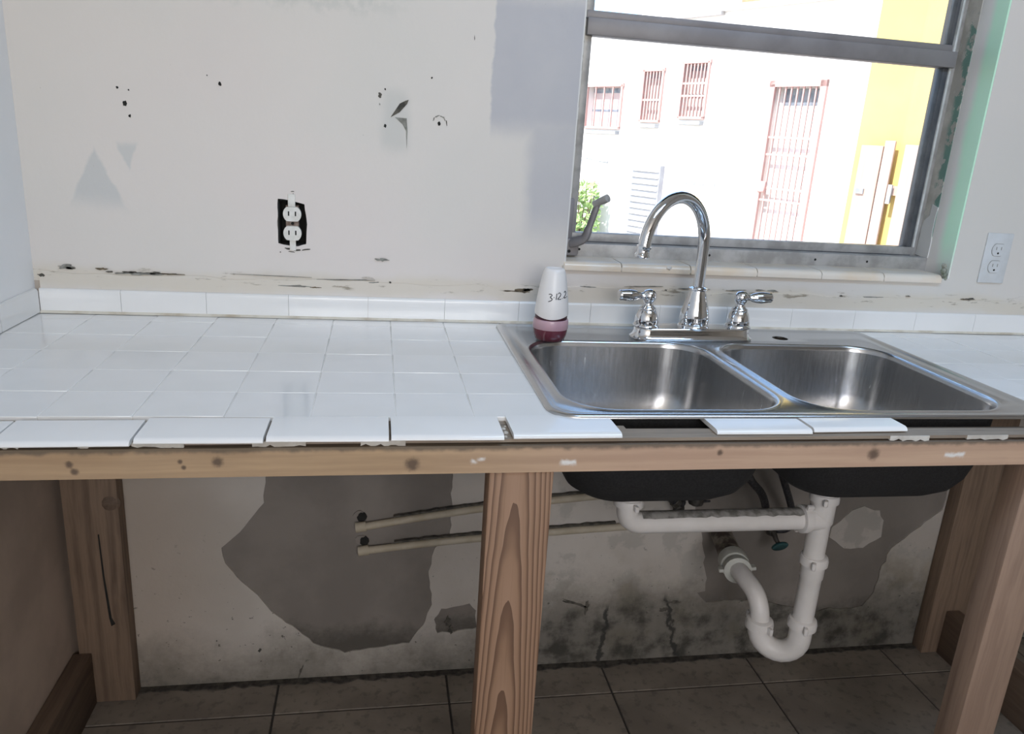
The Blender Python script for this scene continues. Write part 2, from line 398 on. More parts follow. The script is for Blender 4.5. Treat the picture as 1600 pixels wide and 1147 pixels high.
def jamb_mat():
    n = N('peeling_green_jamb')
    f = n.noise(20, 5, 0.6); f2 = n.noise(38, 4, 0.6, n.map(loc=(4, 4, 4)))
    col = n.mix(n.sstep(n.noise(12, 4), 0.4, 0.6), (0.56, 0.54, 0.49), (0.42, 0.40, 0.36))
    col = n.mix(n.math('MULTIPLY', n.sstep(f, 0.47, 0.50), n.sstep(n.xyz(n.warp(0.02, 30))[1], 0.008, -0.004)), col, (0.16, 0.28, 0.235))
    col = n.mix(n.sstep(f2, 0.58, 0.6), col, (0.46, 0.46, 0.42))
    n.bump(n.math('ADD', f, f2), 0.5, 0.003)
    return n.done(col, 0.6)
M['jamb'] = jamb_mat()
M['jamb_left'] = speck('peeling_brown_frame', (0.36, 0.33, 0.28), (0.60, 0.585, 0.54), 30, 0.6, bump=0.4, lo=0.5, hi=0.58)
def reveal_mat():
    n = N('mint_reveal'); o = n.xyz(n.warp(0.03, 9))
    m = n.sstep(o[1], 0.06, 0.03)  # mint on the room side and higher up, off-white near the frame
    m = n.math('MULTIPLY', m, n.sstep(o[2], 0.10, 0.24))
    col = n.mix(m, (0.80, 0.78, 0.75), (0.60, 0.92, 0.70))
    n.bump(n.noise(30, 3), 0.15, 0.002)
    return n.done(col, 0.5)
M['reveal'] = reveal_mat()
M['moss'] = speck('green_grey_flake', (0.17, 0.20, 0.15), (0.36, 0.36, 0.31), 60, 0.9, bump=0.5)
M['sill_tile'] = speck('cream_sill_tile', (0.76, 0.64, 0.50), (0.77, 0.71, 0.63), 9, 0.14, bump=0)
def glass():
    m = bpy.data.materials.new('window_glass'); m.use_nodes = True; t = m.node_tree; t.nodes.clear()
    o = t.nodes.new('ShaderNodeOutputMaterial'); mx = t.nodes.new('ShaderNodeMixShader'); tr = t.nodes.new('ShaderNodeBsdfTransparent'); gl = t.nodes.new('ShaderNodeBsdfGlossy')
    fr = t.nodes.new('ShaderNodeFresnel'); fr.inputs[0].default_value = 1.45; gl.inputs['Roughness'].default_value = 0.02; tr.inputs[0].default_value = (0.97, 0.975, 0.97, 1)
    t.links.new(fr.outputs[0], mx.inputs[0]); t.links.new(tr.outputs[0], mx.inputs[1]); t.links.new(gl.outputs[0], mx.inputs[2]); t.links.new(mx.outputs[0], o.inputs[0])
    return m
M['glass'] = glass()
M['pvc'] = speck('white_pvc', (0.74, 0.72, 0.70), (0.68, 0.66, 0.635), 14, 0.38, bump=0)
M['pvc_old'] = speck('grey_old_pvc', (0.50, 0.51, 0.47), (0.40, 0.40, 0.36), 22, 0.5)
M['ironpipe'] = speck('rusty_painted_pipe', (0.26, 0.23, 0.185), (0.07, 0.052, 0.04), 24, 0.75, bump=0.5, lo=0.42, hi=0.58)
M['creampipe'] = speck('cream_painted_pipe', (0.50, 0.45, 0.355), (0.43, 0.375, 0.28), 25, 0.6)
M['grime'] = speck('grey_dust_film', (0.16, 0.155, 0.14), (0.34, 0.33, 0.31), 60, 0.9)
M['hose'] = speck('dark_braided_hose', (0.028, 0.028, 0.032), (0.075, 0.075, 0.08), 260, 0.5, 0.4, bump=0.6)
M['brass'] = speck('grimy_brass_valve', (0.10, 0.095, 0.085), (0.05, 0.047, 0.044), 50, 0.5, 0.5)
M['teal'] = speck('teal_valve_handle', (0.035, 0.10, 0.105), (0.02, 0.06, 0.062), 40, 0.45)
M['white_plastic'] = speck('white_plastic', (0.80, 0.775, 0.755), (0.77, 0.745, 0.725), 6, 0.35, bump=0)
M['ivory'] = speck('ivory_receptacle', (0.74, 0.725, 0.68), (0.64, 0.62, 0.57), 60, 0.4, bump=0)
M['old_white'] = speck('paint_over_plate', (0.63, 0.65, 0.665), (0.59, 0.605, 0.61), 30, 0.5)
M['rust'] = speck('rusty_strap', (0.30, 0.24, 0.20), (0.15, 0.10, 0.08), 90, 0.6, 0.3)
M['ink'] = speck('black_marker_ink', (0.015, 0.015, 0.02), (0.03, 0.03, 0.035), 90, 0.6, bump=0)
M['cup'] = speck('pink_translucent_cup', (0.56, 0.37, 0.42), (0.50, 0.31, 0.365), 12, 0.25, bump=0, Subsurface_Weight=0.1)
M['gel'] = speck('burgundy_gel', (0.17, 0.045, 0.065), (0.13, 0.032, 0.05), 12, 0.2, bump=0)
M['gel_dark'] = speck('dark_burgundy_collar', (0.06, 0.012, 0.022), (0.05, 0.01, 0.018), 12, 0.4, bump=0)
# outdoors
M['facade'] = speck('cream_stucco', (0.80, 0.765, 0.74), (0.75, 0.72, 0.69), 1.2, 0.9, bump=0.1)
M['yellow'] = speck('yellow_stucco', (0.70, 0.515, 0.17), (0.66, 0.48, 0.15), 1.5, 0.9, bump=0.1)
M['red_iron'] = speck('faded_red_iron', (0.52, 0.33, 0.30), (0.48, 0.29, 0.26), 9, 0.6, bump=0)
M['dark_pane'] = speck('outdoor_pane', (0.34, 0.35, 0.37), (0.45, 0.44, 0.44), 5, 0.2, bump=0)
M['pale_pane'] = speck('blind_behind_bars', (0.60, 0.47, 0.45), (0.52, 0.40, 0.385), 6, 0.5, bump=0)
M['blue_pane'] = speck('blue_transom_pane', (0.13, 0.16, 0.21), (0.24, 0.26, 0.3), 14, 0.2, bump=0)
M['grey_sill'] = speck('grey_ledge', (0.25, 0.26, 0.27), (0.38, 0.38, 0.38), 12, 0.8)
M['roofgrey'] = speck('grey_roof_edge', (0.42, 0.40, 0.40), (0.56, 0.53, 0.52), 6, 0.8)
M['terracotta'] = speck('terracotta', (0.60, 0.24, 0.14), (0.5, 0.2, 0.12), 20, 0.8)
M['fence'] = wood('pink_grey_fence_wood', (0.52, 0.37, 0.31), (0.42, 0.29, 0.235), 2)
M['louver'] = speck('grey_louver', (0.36, 0.36, 0.38), (0.31, 0.31, 0.33), 8, 0.6, bump=0)
M['leaf'] = speck('bright_leaf', (0.30, 0.46, 0.15), (0.42, 0.54, 0.24), 8, 0.6)
M['ground'] = speck('pale_concrete_ground', (0.62, 0.60, 0.57), (0.54, 0.52, 0.49), 1.5, 0.9)

# ------------------------------------------------------------------ the room shell
FZ = -ZC; CZ = 2.5 - ZC; XL, XR, YF = -0.887, 2.6, -3.6
def rect(x0, x1, z0, z1): return [(x0, z0), (x1, z0), (x1, z1), (x0, z1)]
WIN = (0.146, 1.068, 0.128, 1.25)
OUT = (-0.437, -0.381, 0.146, 0.236)
wb = MB().prism([rect(XL - .1, XR, FZ, CZ), rect(*WIN), rect(*OUT)], 0.003, 0.20).build('wall_back', M['cement'], smooth=None); tag(wb, kind='structure')
# the paint coat over it: upper coat with holes for window and outlet box, lower coat with the bare places broken out
out_hole = ragged([(-0.437, 0.150), (-0.437, 0.236), (-0.414, 0.234), (-0.385, 0.228), (-0.381, 0.19), (-0.383, 0.150), (-0.40, 0.145)], 0.008, 0.0025, 3.0)
MB().prism([rect(XL, XR, 0.062, CZ), rect(*WIN), out_hole], 0.0, 0.0031).build('paint_coat', M['paint'], wb, smooth=None)
greyL = [(-0.477, -0.25), (-0.477, -0.348), (-0.481, -0.414), (-0.532, -0.482), (-0.574, -0.525), (-0.566, -0.56), (-0.554, -0.581), (-0.51, -0.635), (-0.463, -0.696), (-0.379, -0.778), (-0.306, -0.805), (-0.217, -0.8), (-0.157, -0.788), (-0.12, -0.731), (-0.108, -0.688), (-0.114, -0.61), (-0.117, -0.598), (-0.104, -0.54), (-0.071, -0.511), (-0.07, -0.43), (-0.073, -0.354), (-0.07, -0.25)]
greyR = [(0.50, -0.25), (0.498, -0.358), (0.545, -0.521), (0.559, -0.566), (0.581, -0.679), (0.558, -0.687), (0.589, -0.714), (0.667, -0.711), (0.756, -0.72), (0.871, -0.755), (1.03, -0.75), (1.055, -0.706), (1.062, -0.63), (1.076, -0.577), (1.133, -0.527), (1.204, -0.467), (1.207, -0.25)]
bare3 = [(-0.10, -0.73), (-0.085, -0.70), (-0.02, -0.69), (0.0, -0.71), (0.0, -0.755), (-0.05, -0.765), (-0.09, -0.77)]
blob = [(0.896, -0.54), (0.896, -0.513), (0.941, -0.47), (0.974, -0.458), (1.02, -0.466), (1.037, -0.499), (1.043, -0.545), (0.998, -0.571), (0.944, -0.575)]
MB().prism([rect(XL, XR, FZ, 0.0618), ragged(greyL, .015, .006), ragged(greyR, .015, .007, 2), ragged(bare3, .012, .008, 5)], 0.0, 0.0031).build('peeling_paint_coat', M['low'], wb, smooth=None)
MB().prism([ragged(blob, .015, .006, 4)], 0.0005, 0.0031).build('filler_patch', M['low'], wb, smooth=None)
# uneven ridge of old adhesive above the splash-back
top = [(XL + .01 + i * 0.02, 0.079 + 0.007 * mnoise.noise(Vector((i * 0.3, 1.7, 0)))) for i in range(128)]
MB().prism([[(p[0], 0.048) for p in top] + top[::-1]], -0.0022, 0.001).build('plaster_ridge', M['paint'], wb, smooth=30)
# reveal of the window opening
rv = MB()
rv.box(WIN[1] - 0.004, WIN[1] + .0005, 0.0005, 0.082, WIN[2], WIN[3]); MB().box(WIN[0] - .0005, WIN[0] + 0.003, 0.0005, 0.082, WIN[2], WIN[3]).build('window_reveal', M['plain_paint'], wb, smooth=None); rv.box(WIN[0], WIN[1], 0.0005, 0.082, WIN[3] - 0.004, WIN[3])
rv.build('window_reveal', M['reveal'], wb, smooth=None)
def chip(x, z, rx, rz, mat, rot=0.0, name='paint_chip', k=11, jag=0.45, y=-0.0007):
    P = []
    for i in range(k):
        a = 2 * PI * i / k; r = 1 + random.uniform(-jag, jag)
        u, v = rx * r * math.cos(a), rz * r * math.sin(a)
        P.append((x + u * math.cos(rot) - v * math.sin(rot), z + u * math.sin(rot) + v * math.cos(rot)))
    return MB().prism([P], y, 0.001).build(name, mat, wb, smooth=None)
for x, z, r in ((-0.701, 0.394, .0042), (-0.694, 0.373, .0022), (-0.712, 0.421, .002), (-0.534, 0.44, .003), (-0.232, 0.385, .0026), (-0.128, 0.396, .003), (-0.145, 0.479, .0015), (-0.693, 0.418, .0013), (-0.233, 0.452, .0014), (-0.556, 0.453, .001)):
    chip(x, z, r, r * 1.25, M['hole'], name='nail_hole', jag=.25)
chip(-0.243, 0.441, .003, .0045, M['chip'], 0.2); chip(-0.066, 0.556, .0009, .006, M['chip'], 0.1); chip(-0.243, 0.424, .0015, .002, M['chip_grey'])
MB().prism([[(-0.222, 0.402), (-0.205, 0.412), (-0.191, 0.428), (-0.188, 0.436), (-0.194, 0.434), (-0.205, 0.428)]], -0.0012, 0.001).build('paint_chip', M['chip'], wb, smooth=None)
MB().prism([ragged([(-0.214, 0.402), (-0.191, 0.402), (-0.189, 0.378), (-0.190, 0.345), (-0.192, 0.378), (-0.199, 0.39)], .01, .001)], -0.0006, 0.001).build('paint_chip', M['chip_grey'], wb, smooth=None)
for a in (0.4, 1.2, 2.0, 2.8): chip(-0.128 + .011 * math.cos(a), 0.401 + .009 * math.sin(a), .004, .0012, M['chip_grey'], a + 1.57)
chip(-0.114, 0.399, .0009, .005, M['chip'], 0.2)
for x, z, rx, rz, c in ((-0.828, 0.090, .012, .004, 'chip_grey'), (-0.822, 0.0875, .008, .0018, 'chip'), (-0.872, 0.073, .006, .003, 'chip'), (-0.764, 0.088, .012, .002, 'chip_brown'), (-0.752, 0.083, .006, .0012, 'chip'), (-0.70, 0.0815, .035, .003, 'chip_grey'), (-0.715, 0.083, .016, .0018, 'chip'), (-0.672, 0.083, .012, .002, 'chip'), (-0.64, 0.082, .02, .0012, 'chip_brown'),
        (-0.44, 0.085, .07, .0007, 'chip_grey'), (-0.30, 0.082, .05, .0007, 'chip_grey'), (-0.40, 0.066, .03, .0022, 'chip_grey'), (-0.368, 0.064, .010, .0015, 'chip_brown'), (-0.217, 0.079, .0022, .0017, 'chip'), (-0.25, 0.078, .009, .0012, 'chip_grey'), (-0.235, 0.125, .012, .003, 'chip_grey'),
        (0.062, 0.0705, .018, .0045, 'chip_brown'), (0.035, 0.069, .02, .0014, 'chip_brown'), (0.07, 0.073, .009, .003, 'chip'), (0.205, 0.083, .016, .0012, 'chip_grey'), (0.33, 0.088, .035, .0011, 'chip_grey'), (0.44, 0.086, .03, .001, 'chip_grey'), (0.545, 0.086, .02, .0013, 'chip_grey'),
        (0.63, 0.087, .014, .002, 'chip_grey'), (0.60, 0.088, .01, .0012, 'chip_grey'), (0.88, 0.080, .02, .0013, 'chip_grey'), (0.97, 0.085, .006, .001, 'chip'), (1.135, 0.083, .012, .0018, 'chip'), (1.12, 0.082, .01, .001, 'chip_brown'), (1.0, 0.04, .003, .002, 'chip_grey'), (0.80, 0.081, .003, .002, 'chip'), (0.378, 0.081, .0022, .0016, 'chip')):
    chip(x, z, rx, rz, M[c], random.uniform(-.04, .04), k=17, y=-0.0026)
for x, z, rx, rz in ((-0.42, 0.1405, .006, .0016), (-0.40, 0.138, .009, .0014), (-0.385, 0.1395, .008, .0014), (-0.41, 0.134, .006, .001), (-0.433, 0.133, .0012, .0012), (-0.408, 0.252, .003, .0009), (-0.407, 0.247, .0016, .0009)):
    chip(x, z, rx, rz, M['chip'], random.uniform(-.2, .2))
# mouldy smears as they lie on the coat below the counter
for x, z, rx, rz in ((-0.50, -0.79, .003, .005), (-0.41, -0.855, .003, .02), (-0.068, -0.735, .006, .014), (-0.06, -0.76, .005, .012), (0.24, -0.70, .03, .004), (0.273, -0.715, .006, .016), (0.50, -0.71, .022, .004), (0.475, -0.73, .012, .006)):
    chip(x, z, rx, rz, M['chip'], random.uniform(-.4, .4), k=15)

wl = MB().box(XL - .1, XL, YF, 0.0, FZ, CZ).build('wall_left', M['left_paint'], smooth=None); tag(wl, kind='structure')
MB().box(XL, XL + .006, -0.66, -0.002, FZ + .0005, -0.06).build('side_panel', M['panel'], wl, smooth=None)
wr = MB().box(XR, XR + .1, YF, 0.2, FZ, CZ).build('wall_right', M['room_paint'], smooth=None); tag(wr, kind='structure')
wf = MB().prism([rect(XL - .1, XR + .1, FZ, CZ), rect(-0.82, 0.62, 0.32, 1.43)], YF - .1, YF).build('wall_front', M['room_paint'], smooth=None); tag(wf, kind='structure')
ce = MB().box(XL - .1, XR + .1, YF - .1, 0.2, CZ, CZ + .1).build('ceiling', M['plain_paint'], smooth=None); tag(ce, kind='structure')
fl = MB().box(XL - .1, XR + .1, YF - .1, 0.2, FZ - .1, FZ - .003).build('floor', M['floor_grout'], smooth=None); tag(fl, kind='structure')
ftile = {}
xs = [XL] + [-0.068 + .39 * k for k in range(-2, 7)] + [XR]; ys = [0.0] + [-0.113 - .39 * k for k in range(0, 9)] + [YF]
for i in range(len(xs) - 1):
    for j in range(len(ys) - 1):
        w, d = round(xs[i + 1] - xs[i], 4), round(ys[j] - ys[j + 1], 4)
        if w < .02 or d < .02: continue
        if (w, d) not in ftile:
            o = MB().box(-w / 2 + .0025, w / 2 - .0025, -d / 2 + .0025, d / 2 - .0025, -.006, 0, .001, 1).build('floor_tile', M['floor'], smooth=None)
            ftile[(w, d)] = o.data; bpy.data.objects.remove(o)
        inst(ftile[(w, d)], 'floor_tile', ((xs[i] + xs[i + 1]) / 2, (ys[j] + ys[j + 1]) / 2, FZ), fl)

P = [(XL + .11, -0.0005)] + [(XL + .11 + .02 * i, -0.012 - .016 * abs(mnoise.noise(Vector((i * .37, 8.2, 0)))) - random.uniform(0, .006)) for i in range(int(2.1 / .02))]
MB().prism([P + [(P[-1][0], -0.0005)]], FZ + .0002, FZ + .003, 'xy').build('dirt_line', M['dirt'], fl, smooth=None)

# ------------------------------------------------------------------ window
w1 = thing('window_1', None, None, (0.6, 0.10, 0.14), kind='structure')
X0, X1, Z0, Z1 = WIN
m = MB()
m.box(X0 + .004, X1 - .004, 0.080, 0.135, 0.128, 0.165, .0015)            # bottom rail
MB().box(X0 + .004, X0 + .034, 0.118, 0.150, 0.165, Z1 - .004, .001).build('jamb', M['jamb_left'], w1)
m.box(X1 - .022, X1 + .002, 0.124, 0.150, 0.165, Z1 - .004, .001)
m.box(X0 + .004, X1 - .004, 0.080, 0.150, Z1 - .04, Z1 - .004, .001)
m.build('window_frame', M['alu'], w1)
MB().box(X1 - .005, X1 + .002, 0.080, 0.128, 0.166, Z1 - .05).build('jamb', M['jamb'], w1, smooth=None)
MB().box(X0, X0 + .007, 0.080, 0.128, 0.166, Z1 - .05).build('jamb', M['jamb'], w1, smooth=None)
MB().prism([ragged([(0.080, 0.166), (0.124, 0.166), (0.118, 0.25), (0.10, 0.262), (0.098, 0.29), (0.08, 0.285)], .012, .004)], X1 - .0065, X1 - .004, 'yz').build('paint_flake', M['plain_paint'], w1, smooth=None)
MB().box(X0 + .033, X1 - .021, 0.112, 0.140, 0.163, 0.185, .0015).build('sash_rail', M['alu'], w1)
MB().box(X0 + .034, X1 - .020, 0.104, 0.140, 0.5945, 0.629, .002).build('meeting_rail', M['alu_bar'], w1)
MB().box(X0 + .034, X1 - .020, 0.116, 0.140, 0.6285, 0.644, .0015).build('sash_rail', M['alu_bar'], w1)
MB().box(X0 + .030, X1 - .036, 0.115, 0.121, 0.6265, 0.6295).build('seam', M['alu_dark'], w1)
MB().box(X1 - .040, X1 - .026, 0.116, 0.140, 0.185, 0.5945, .001).build('sash_stile', M['alu_dark'], w1)
MB().box(X1 - .036, X1 - .028, 0.118, 0.140, 0.644, Z1 - .04, .001).build('sash_stile', M['alu_dark'], w1)
MB().box(X1 - .027, X1 - .0215, 0.112, 0.14, 0.185, Z1 - .04, .001).build('glazing_bead', M['alu_pale'], w1)
MB().box(X0 + .033, X0 + .049, 0.118, 0.140, 0.185, Z1 - .04, .001).build('sash_stile', M['alu'], w1)
MB().box(X0 + .03, X1 - .03, 0.128, 0.132, 0.183, 0.597).build('pane', M['glass'], w1, smooth=None)
MB().box(X0 + .03, X1 - .03, 0.128, 0.132, 0.641, Z1 - .03).build('pane', M['glass'], w1, smooth=None)
MB().box(X0 + .006, X1 - .03, 0.1105, 0.1125, 0.164, 0.167).build('seam', M['alu_dark'], w1)
for x, z in ((0.197, 0.152), (0.335, 0.152), (0.505, 0.15), (0.77, 0.15), (0.905, 0.15), (0.225, 0.132)):
    MB().lathe((x, 0.081, z), [(.0028, 0), (.0028, .0014)], (0, -1, 0), 10).build('screw_hole', M['hole'], w1)
# crank operator at the lower left
MB().box(0.152, 0.1755, 0.066, 0.081, 0.150, 0.262, .004).build('crank_bracket', M['alu_bar'], w1)
MB().box(0.152, 0.190, 0.056, 0.081, 0.140, 0.178, .005).build('crank_bracket', M['alu_bar'], w1)
MB().lathe((0.168, 0.0565, 0.150), [(.0036, 0), (.0036, .0014)], (0, -1, 0), 10).build('screw_hole', M['hole'], w1)
hn = MB().tube(curve([(0.172, 0.060, 0.168), (0.186, 0.048, 0.174), (0.197, 0.040, 0.183), (0.203, 0.036, 0.205), (0.2125, 0.030, 0.245), (0.2165, 0.027, 0.258)], 5), [.0125] * 7 + [.012] * 8 + [.0095] * 6 + [.008] * 5, 12, True, 0.7).build('crank_handle', M['alu_bar'], w1)
MB().tube([(0.2085, 0.032, 0.2545), (0.214, 0.026, 0.2585), (0.224, 0.012, 0.2665), (0.229, 0.005, 0.2705)], [.0076, .0074, .0084, .0086], 14).build('crank_knob', M['alu'], hn)
# tiled sill
sl = thing('trim_1', None, None, (0.6, 0.04, 0.12), kind='structure')
MB().box(X0 - .004, X1 - .022, -0.006, 0.079, 0.1205, 0.1275).build('mortar_bed', M['mortar'], sl, smooth=None)
edges = [X0 - .002, 0.271, 0.428, 0.584, 0.740, 0.896, 1.045]
for a, b in zip(edges, edges[1:]):
    prof = [(0.0795, 0.126), (0.0795, 0.1365), (0.006, 0.1365), (0.0, 0.1352), (-0.0055, 0.131), (-0.007, 0.126), (-0.007, 0.1185), (0.0005, 0.1185), (0.0005, 0.126)]
    MB().prism([prof], a + .001, b - .001, 'yz').build('sill_tile', M['sill_tile'], sl, smooth=50)
for (x, z, r) in ((1.052, 0.146, .008), (1.05, 0.158, .006), (1.056, 0.137, .007), (1.058, 0.128, .006)):
    MB().lathe((x, 0.006, z), [(.0, -.004), (r, 0), (r * .8, .006), (0, .008)], (0.2, -1, 0.1), 7, False, False).build('loose_flake', M['moss'], sl, smooth=None)
MB().tube([(0.373, -0.0055, 0.131), (0.378, -0.008, 0.130), (0.382, -0.006, 0.1325)], [.003, .0045, .002], 7).build('plaster_blob', M['plain_paint'], sl)

# ------------------------------------------------------------------ tiled counter
def yf(x): return -0.646 + 0.03 * (x + 0.1)      # front of the edge tiles
def yb(x): return -0.646 + 0.012 * (x + 0.1)     # front of the pine rail
XE = 1.5
ct = thing('tiled_countertop', 'white square tiled kitchen countertop with broken front edge around the steel sink', 'countertop', (0.3, -0.3, -0.016))
hole = [(0.012, -0.05), (0.826, -0.05), (0.826, -0.604), (0.105, -0.604), (0.105, -0.592), (0.012, -0.592)]
front = [(XL + .002, yb(XL) + .006), (XE, yb(XE) + .004)]
MB().prism([[front[0], front[1], (XE, -0.001), (XL + .002, -0.001)], hole], -0.0115, -0.0068, 'xy').build('plywood_board', M['ply'], ct, smooth=None)
MB().prism([[(XL + .002, -0.574), (0.012, -0.574), (0.012, -0.001), (XL + .002, -0.001)]], -0.0067, -0.0009, 'xy').build('grout_bed', M['grout'], ct, smooth=None)
MB().prism([[(0.83, -0.56), (XE, -0.545), (XE, -0.001), (0.83, -0.001)]], -0.0067, -0.0009, 'xy').build('grout_bed', M['grout'], ct, smooth=None)
rows = [-0.575, -0.474, -0.370, -0.265, -0.160, -0.055, -0.0075]
colsL = [XL + .002, -0.779, -0.667, -0.554, -0.441, -0.330, -0.216, -0.1075, 0.0135]
colsR = [0.829, 0.93, 1.042, 1.154, 1.266, 1.378, XE]
colsM = [0.0135 + .1165 * k for k in range(8)]
cache = {}
def counter_tile(x0, x1, y0, y1):
    w, d = round(x1 - x0, 4), round(y1 - y0, 4)
    if (w, d) not in cache:
        o = MB().box(-w / 2 + .0005, w / 2 - .0005, -d / 2 + .0005, d / 2 - .0005, -.0062, 0, .0009, 2).build('tile', M['tile'], smooth=20)
        cache[(w, d)] = o.data; bpy.data.objects.remove(o)
    o = inst(cache[(w, d)], 'tile', ((x0 + x1) / 2, (y0 + y1) / 2, random.uniform(-.0004, .0004)), ct)
    o.rotation_euler = (random.gauss(0, .0014), random.gauss(0, .0014), random.gauss(0, .0015))
for cols in (colsL, colsR):
    for a, b in zip(cols, cols[1:]):
        for r0, r1 in zip(rows, rows[1:]): counter_tile(a, b, r0, r1)
for a, b in zip(colsM, colsM[1:]): counter_tile(a, b, -0.049, -0.0075)
def edge_tile_mesh(w):
    prof = [(0.0735, -.0066), (0.0735, -.0006), (0.073, 0), (0.007, 0), (0.0035, -.0009), (0.001, -.003), (0, -.0055), (0.0005, -.0066), (0.004, -.0066)]
    o = MB().prism([prof], -w / 2, w / 2, 'yz').build('edge_tile', M['tile'], smooth=35); me = o.data; bpy.data.objects.remove(o); return me
for a, b, dz, rz, dy in ((XL + .003, -0.838, 0, .02, 0), (-0.837, -0.685, 0, .02, 0), (-0.684, -0.533, .0003, .012, -.001), (-0.531, -0.380, .001, .0, .001), (-0.378, -0.226, .0012, -.004, 0), (-0.224, -0.076, .0014, .0, -.002), (-0.0635, 0.088, .001, .012, -.001), (0.230, 0.378, .0008, .002, .003), (0.381, 0.536, .002, .024, .004)):
    xc = (a + b) / 2
    o = inst(edge_tile_mesh(b - a - .0012), 'edge_tile', (xc, yf(xc) + dy, dz), ct, rz)
for x, y, r in ((-0.070, -0.62, .004), (-0.0705, -0.605, .003), (-0.072, -0.633, .0025), (-0.067, -0.595, .002)):
    MB().lathe((x, y, -.0069), [(r, 0), (r * .8, r * .6), (0, r * .9)], (.1, .1, 1), 6, True, False).build('mortar_crumb', M['mortar'], ct, smooth=None)
# leftover mortar smears on the front edge of the board
for a, b in ((-0.685, -0.66), (-0.595, -0.583), (-0.535, -0.475), (-0.395, -0.33), (-0.262, -0.205), (0.50, 0.565), (0.63, 0.70)):
    k = 9; P = [(a + (b - a) * i / k, -0.0070) for i in range(k + 1)] + [(b - (b - a) * i / k, -0.0112 - random.uniform(0, .0045)) for i in range(k + 1)]
    yy = yb((a + b) / 2) + .0045
    MB().prism([P], yy - .001, yy + .003).build('mortar_smear', M['mortar'], ct, smooth=None)

bs = thing('tile_backsplash', 'low single row of white tiles along the wall behind the counter', 'backsplash', (0.0, -0.004, 0.002))
j0 = -0.104
xs_b = [XL + .008] + [v for v in [j0 + .1575 * k for k in range(-5, 12)] if XL + .04 < v < XE] + [XE]
for a, b in zip(xs_b, xs_b[1:]):
    prof = [(-0.0005, 0.0012), (-0.0068, 0.0012), (-0.0068, 0.042), (-0.0058, 0.0455), (-0.0035, 0.0475), (-0.0005, 0.048)]
    MB().prism([prof], a + .0003, b - .0003, 'yz').build('tile', M['tile'], bs, smooth=35)
MB().prism([[(-0.0065, 0.0008), (-0.0115, 0.0008), (-0.0095, 0.0025), (-0.0066, 0.0055)]], XL + .008, XE, 'yz').build('caulk_bead', M['caulk'], bs, smooth=None)
sb = MB()
for a, b in ((-0.62, -0.47), (-0.468, -0.32), (-0.318, -0.166), (-0.164, -0.008)):
    sb2 = MB().prism([[(XL + .0008, 0.0015), (XL + .0075, 0.0015), (XL + .0075, 0.042), (XL + .005, 0.047), (XL + .0008, 0.048)]], a, b, 'xz')
    sb2.build('tile', M['tile'], bs, smooth=35)
sb.bm.free()

# ------------------------------------------------------------------ wooden counter frame
fr = thing('counter_frame', 'open wooden counter frame of pine rail and posts under the tiles', 'frame', (0.3, -0.3, FZ))
rv = []
for x in (XL + .004, XE):
    zt_ = -0.0135 - 0.0014 * (x + .675); rv += [(x, yb(x), zt_), (x, yb(x) + .06, zt_), (x, yb(x) + .06, zt_ - .0388), (x, yb(x), zt_ - .0388)]
m = MB(); m.add(rv, [(0, 1, 2, 3), (4, 5, 6, 7), (0, 1, 5, 4), (1, 2, 6, 5), (2, 3, 7, 6), (3, 0, 4, 7)]); m.build('front_rail', M['beam'], fr, smooth=None)
MB().box(-0.093, -0.0045, -0.644, -0.606, FZ + .001, -0.0535, .0015).build('post', M['post'], fr)
MB().box(0.767, 0.845, -0.620, -0.574, FZ + .001, -0.055, .0015).build('post', M['rosewood'], fr)
MB().box(-0.868, -0.762, -0.040, -0.002, FZ + .001, -0.012, .0015).build('post', M['oldwood'], fr)
MB().box(1.205, 1.322, -0.040, -0.002, FZ + .001, -0.012, .0015).build('post', M['oldwood'], fr)
MB().box(-0.8795, -0.842, -0.64, -0.041, FZ + .001, -0.745, .0015).build('base_rail', M['railwood'], fr)
MB().box(1.25, 1.288, -0.575, -0.041, FZ + .001, -0.745, .0015).build('base_rail', M['railwood'], fr)
MB().box(1.27, 1.308, -0.575, -0.041, -0.145, -0.058, .0015).build('header', M['railwood'], fr)
MB().prism([[(-0.806, -0.46), (-0.8035, -0.46), (-0.801, -0.56), (-0.795, -0.66), (-0.789, -0.675), (-0.797, -0.68), (-0.8, -0.66), (-0.8045, -0.56)]], -0.0412, -0.038).build('crack', M['hole'], fr, smooth=None)
MB().lathe((-0.775, -0.039, -0.39), [(.018, 0), (.014, .002), (0, .0025)], (0.1, -1, 0), 12, True, False).build('knot', M['railwood'], fr)

# ------------------------------------------------------------------ sink
sk = thing('kitchen_sink', 'double bowl brushed stainless steel sink set into the white tiled counter', 'sink', (0.419, -0.305, 0.0))
SX0, SX1, SY0, SY1 = 0.0, 0.842, -0.5835, -0.0275
RO = (0.022, 0.022, 0.045, 0.05)
def so(i, z): return rrect(SX0 + i, SX1 - i, SY0 + i, SY1 - i, [max(r - i * .8, .006) for r in RO], z)
BW = ((0.040, 0.388), (0.424, 0.786)); BY0, BY1 = -0.552, -0.163
def bw(k, i, z, r): return rrect(BW[k][0] + i, BW[k][1] - i, BY0 + i, BY1 - i, r, z, 10)
m = MB()
m.loft([so(0.0, 0.0002), so(0.0008, 0.0032), so(0.004, 0.0055), so(0.010, 0.0058), so(0.0165, 0.0036), so(0.0185, 0.0032)])
inner = so(0.0185, 0.0032)
rims = [bw(k, -0.011, 0.0032, .085) for k in (0, 1)]
SH = (0.609, -0.101); shole = [Vector((SH[0] + .0165 * math.cos(2 * PI * i / 24), SH[1] + .0165 * math.sin(2 * PI * i / 24), .0032)) for i in range(24)]
loops = [inner] + rims + [shole]
tri = tessellate_polygon(loops); flat = [v for l in loops for v in l]
m.add(flat, [tuple(t) for t in tri])
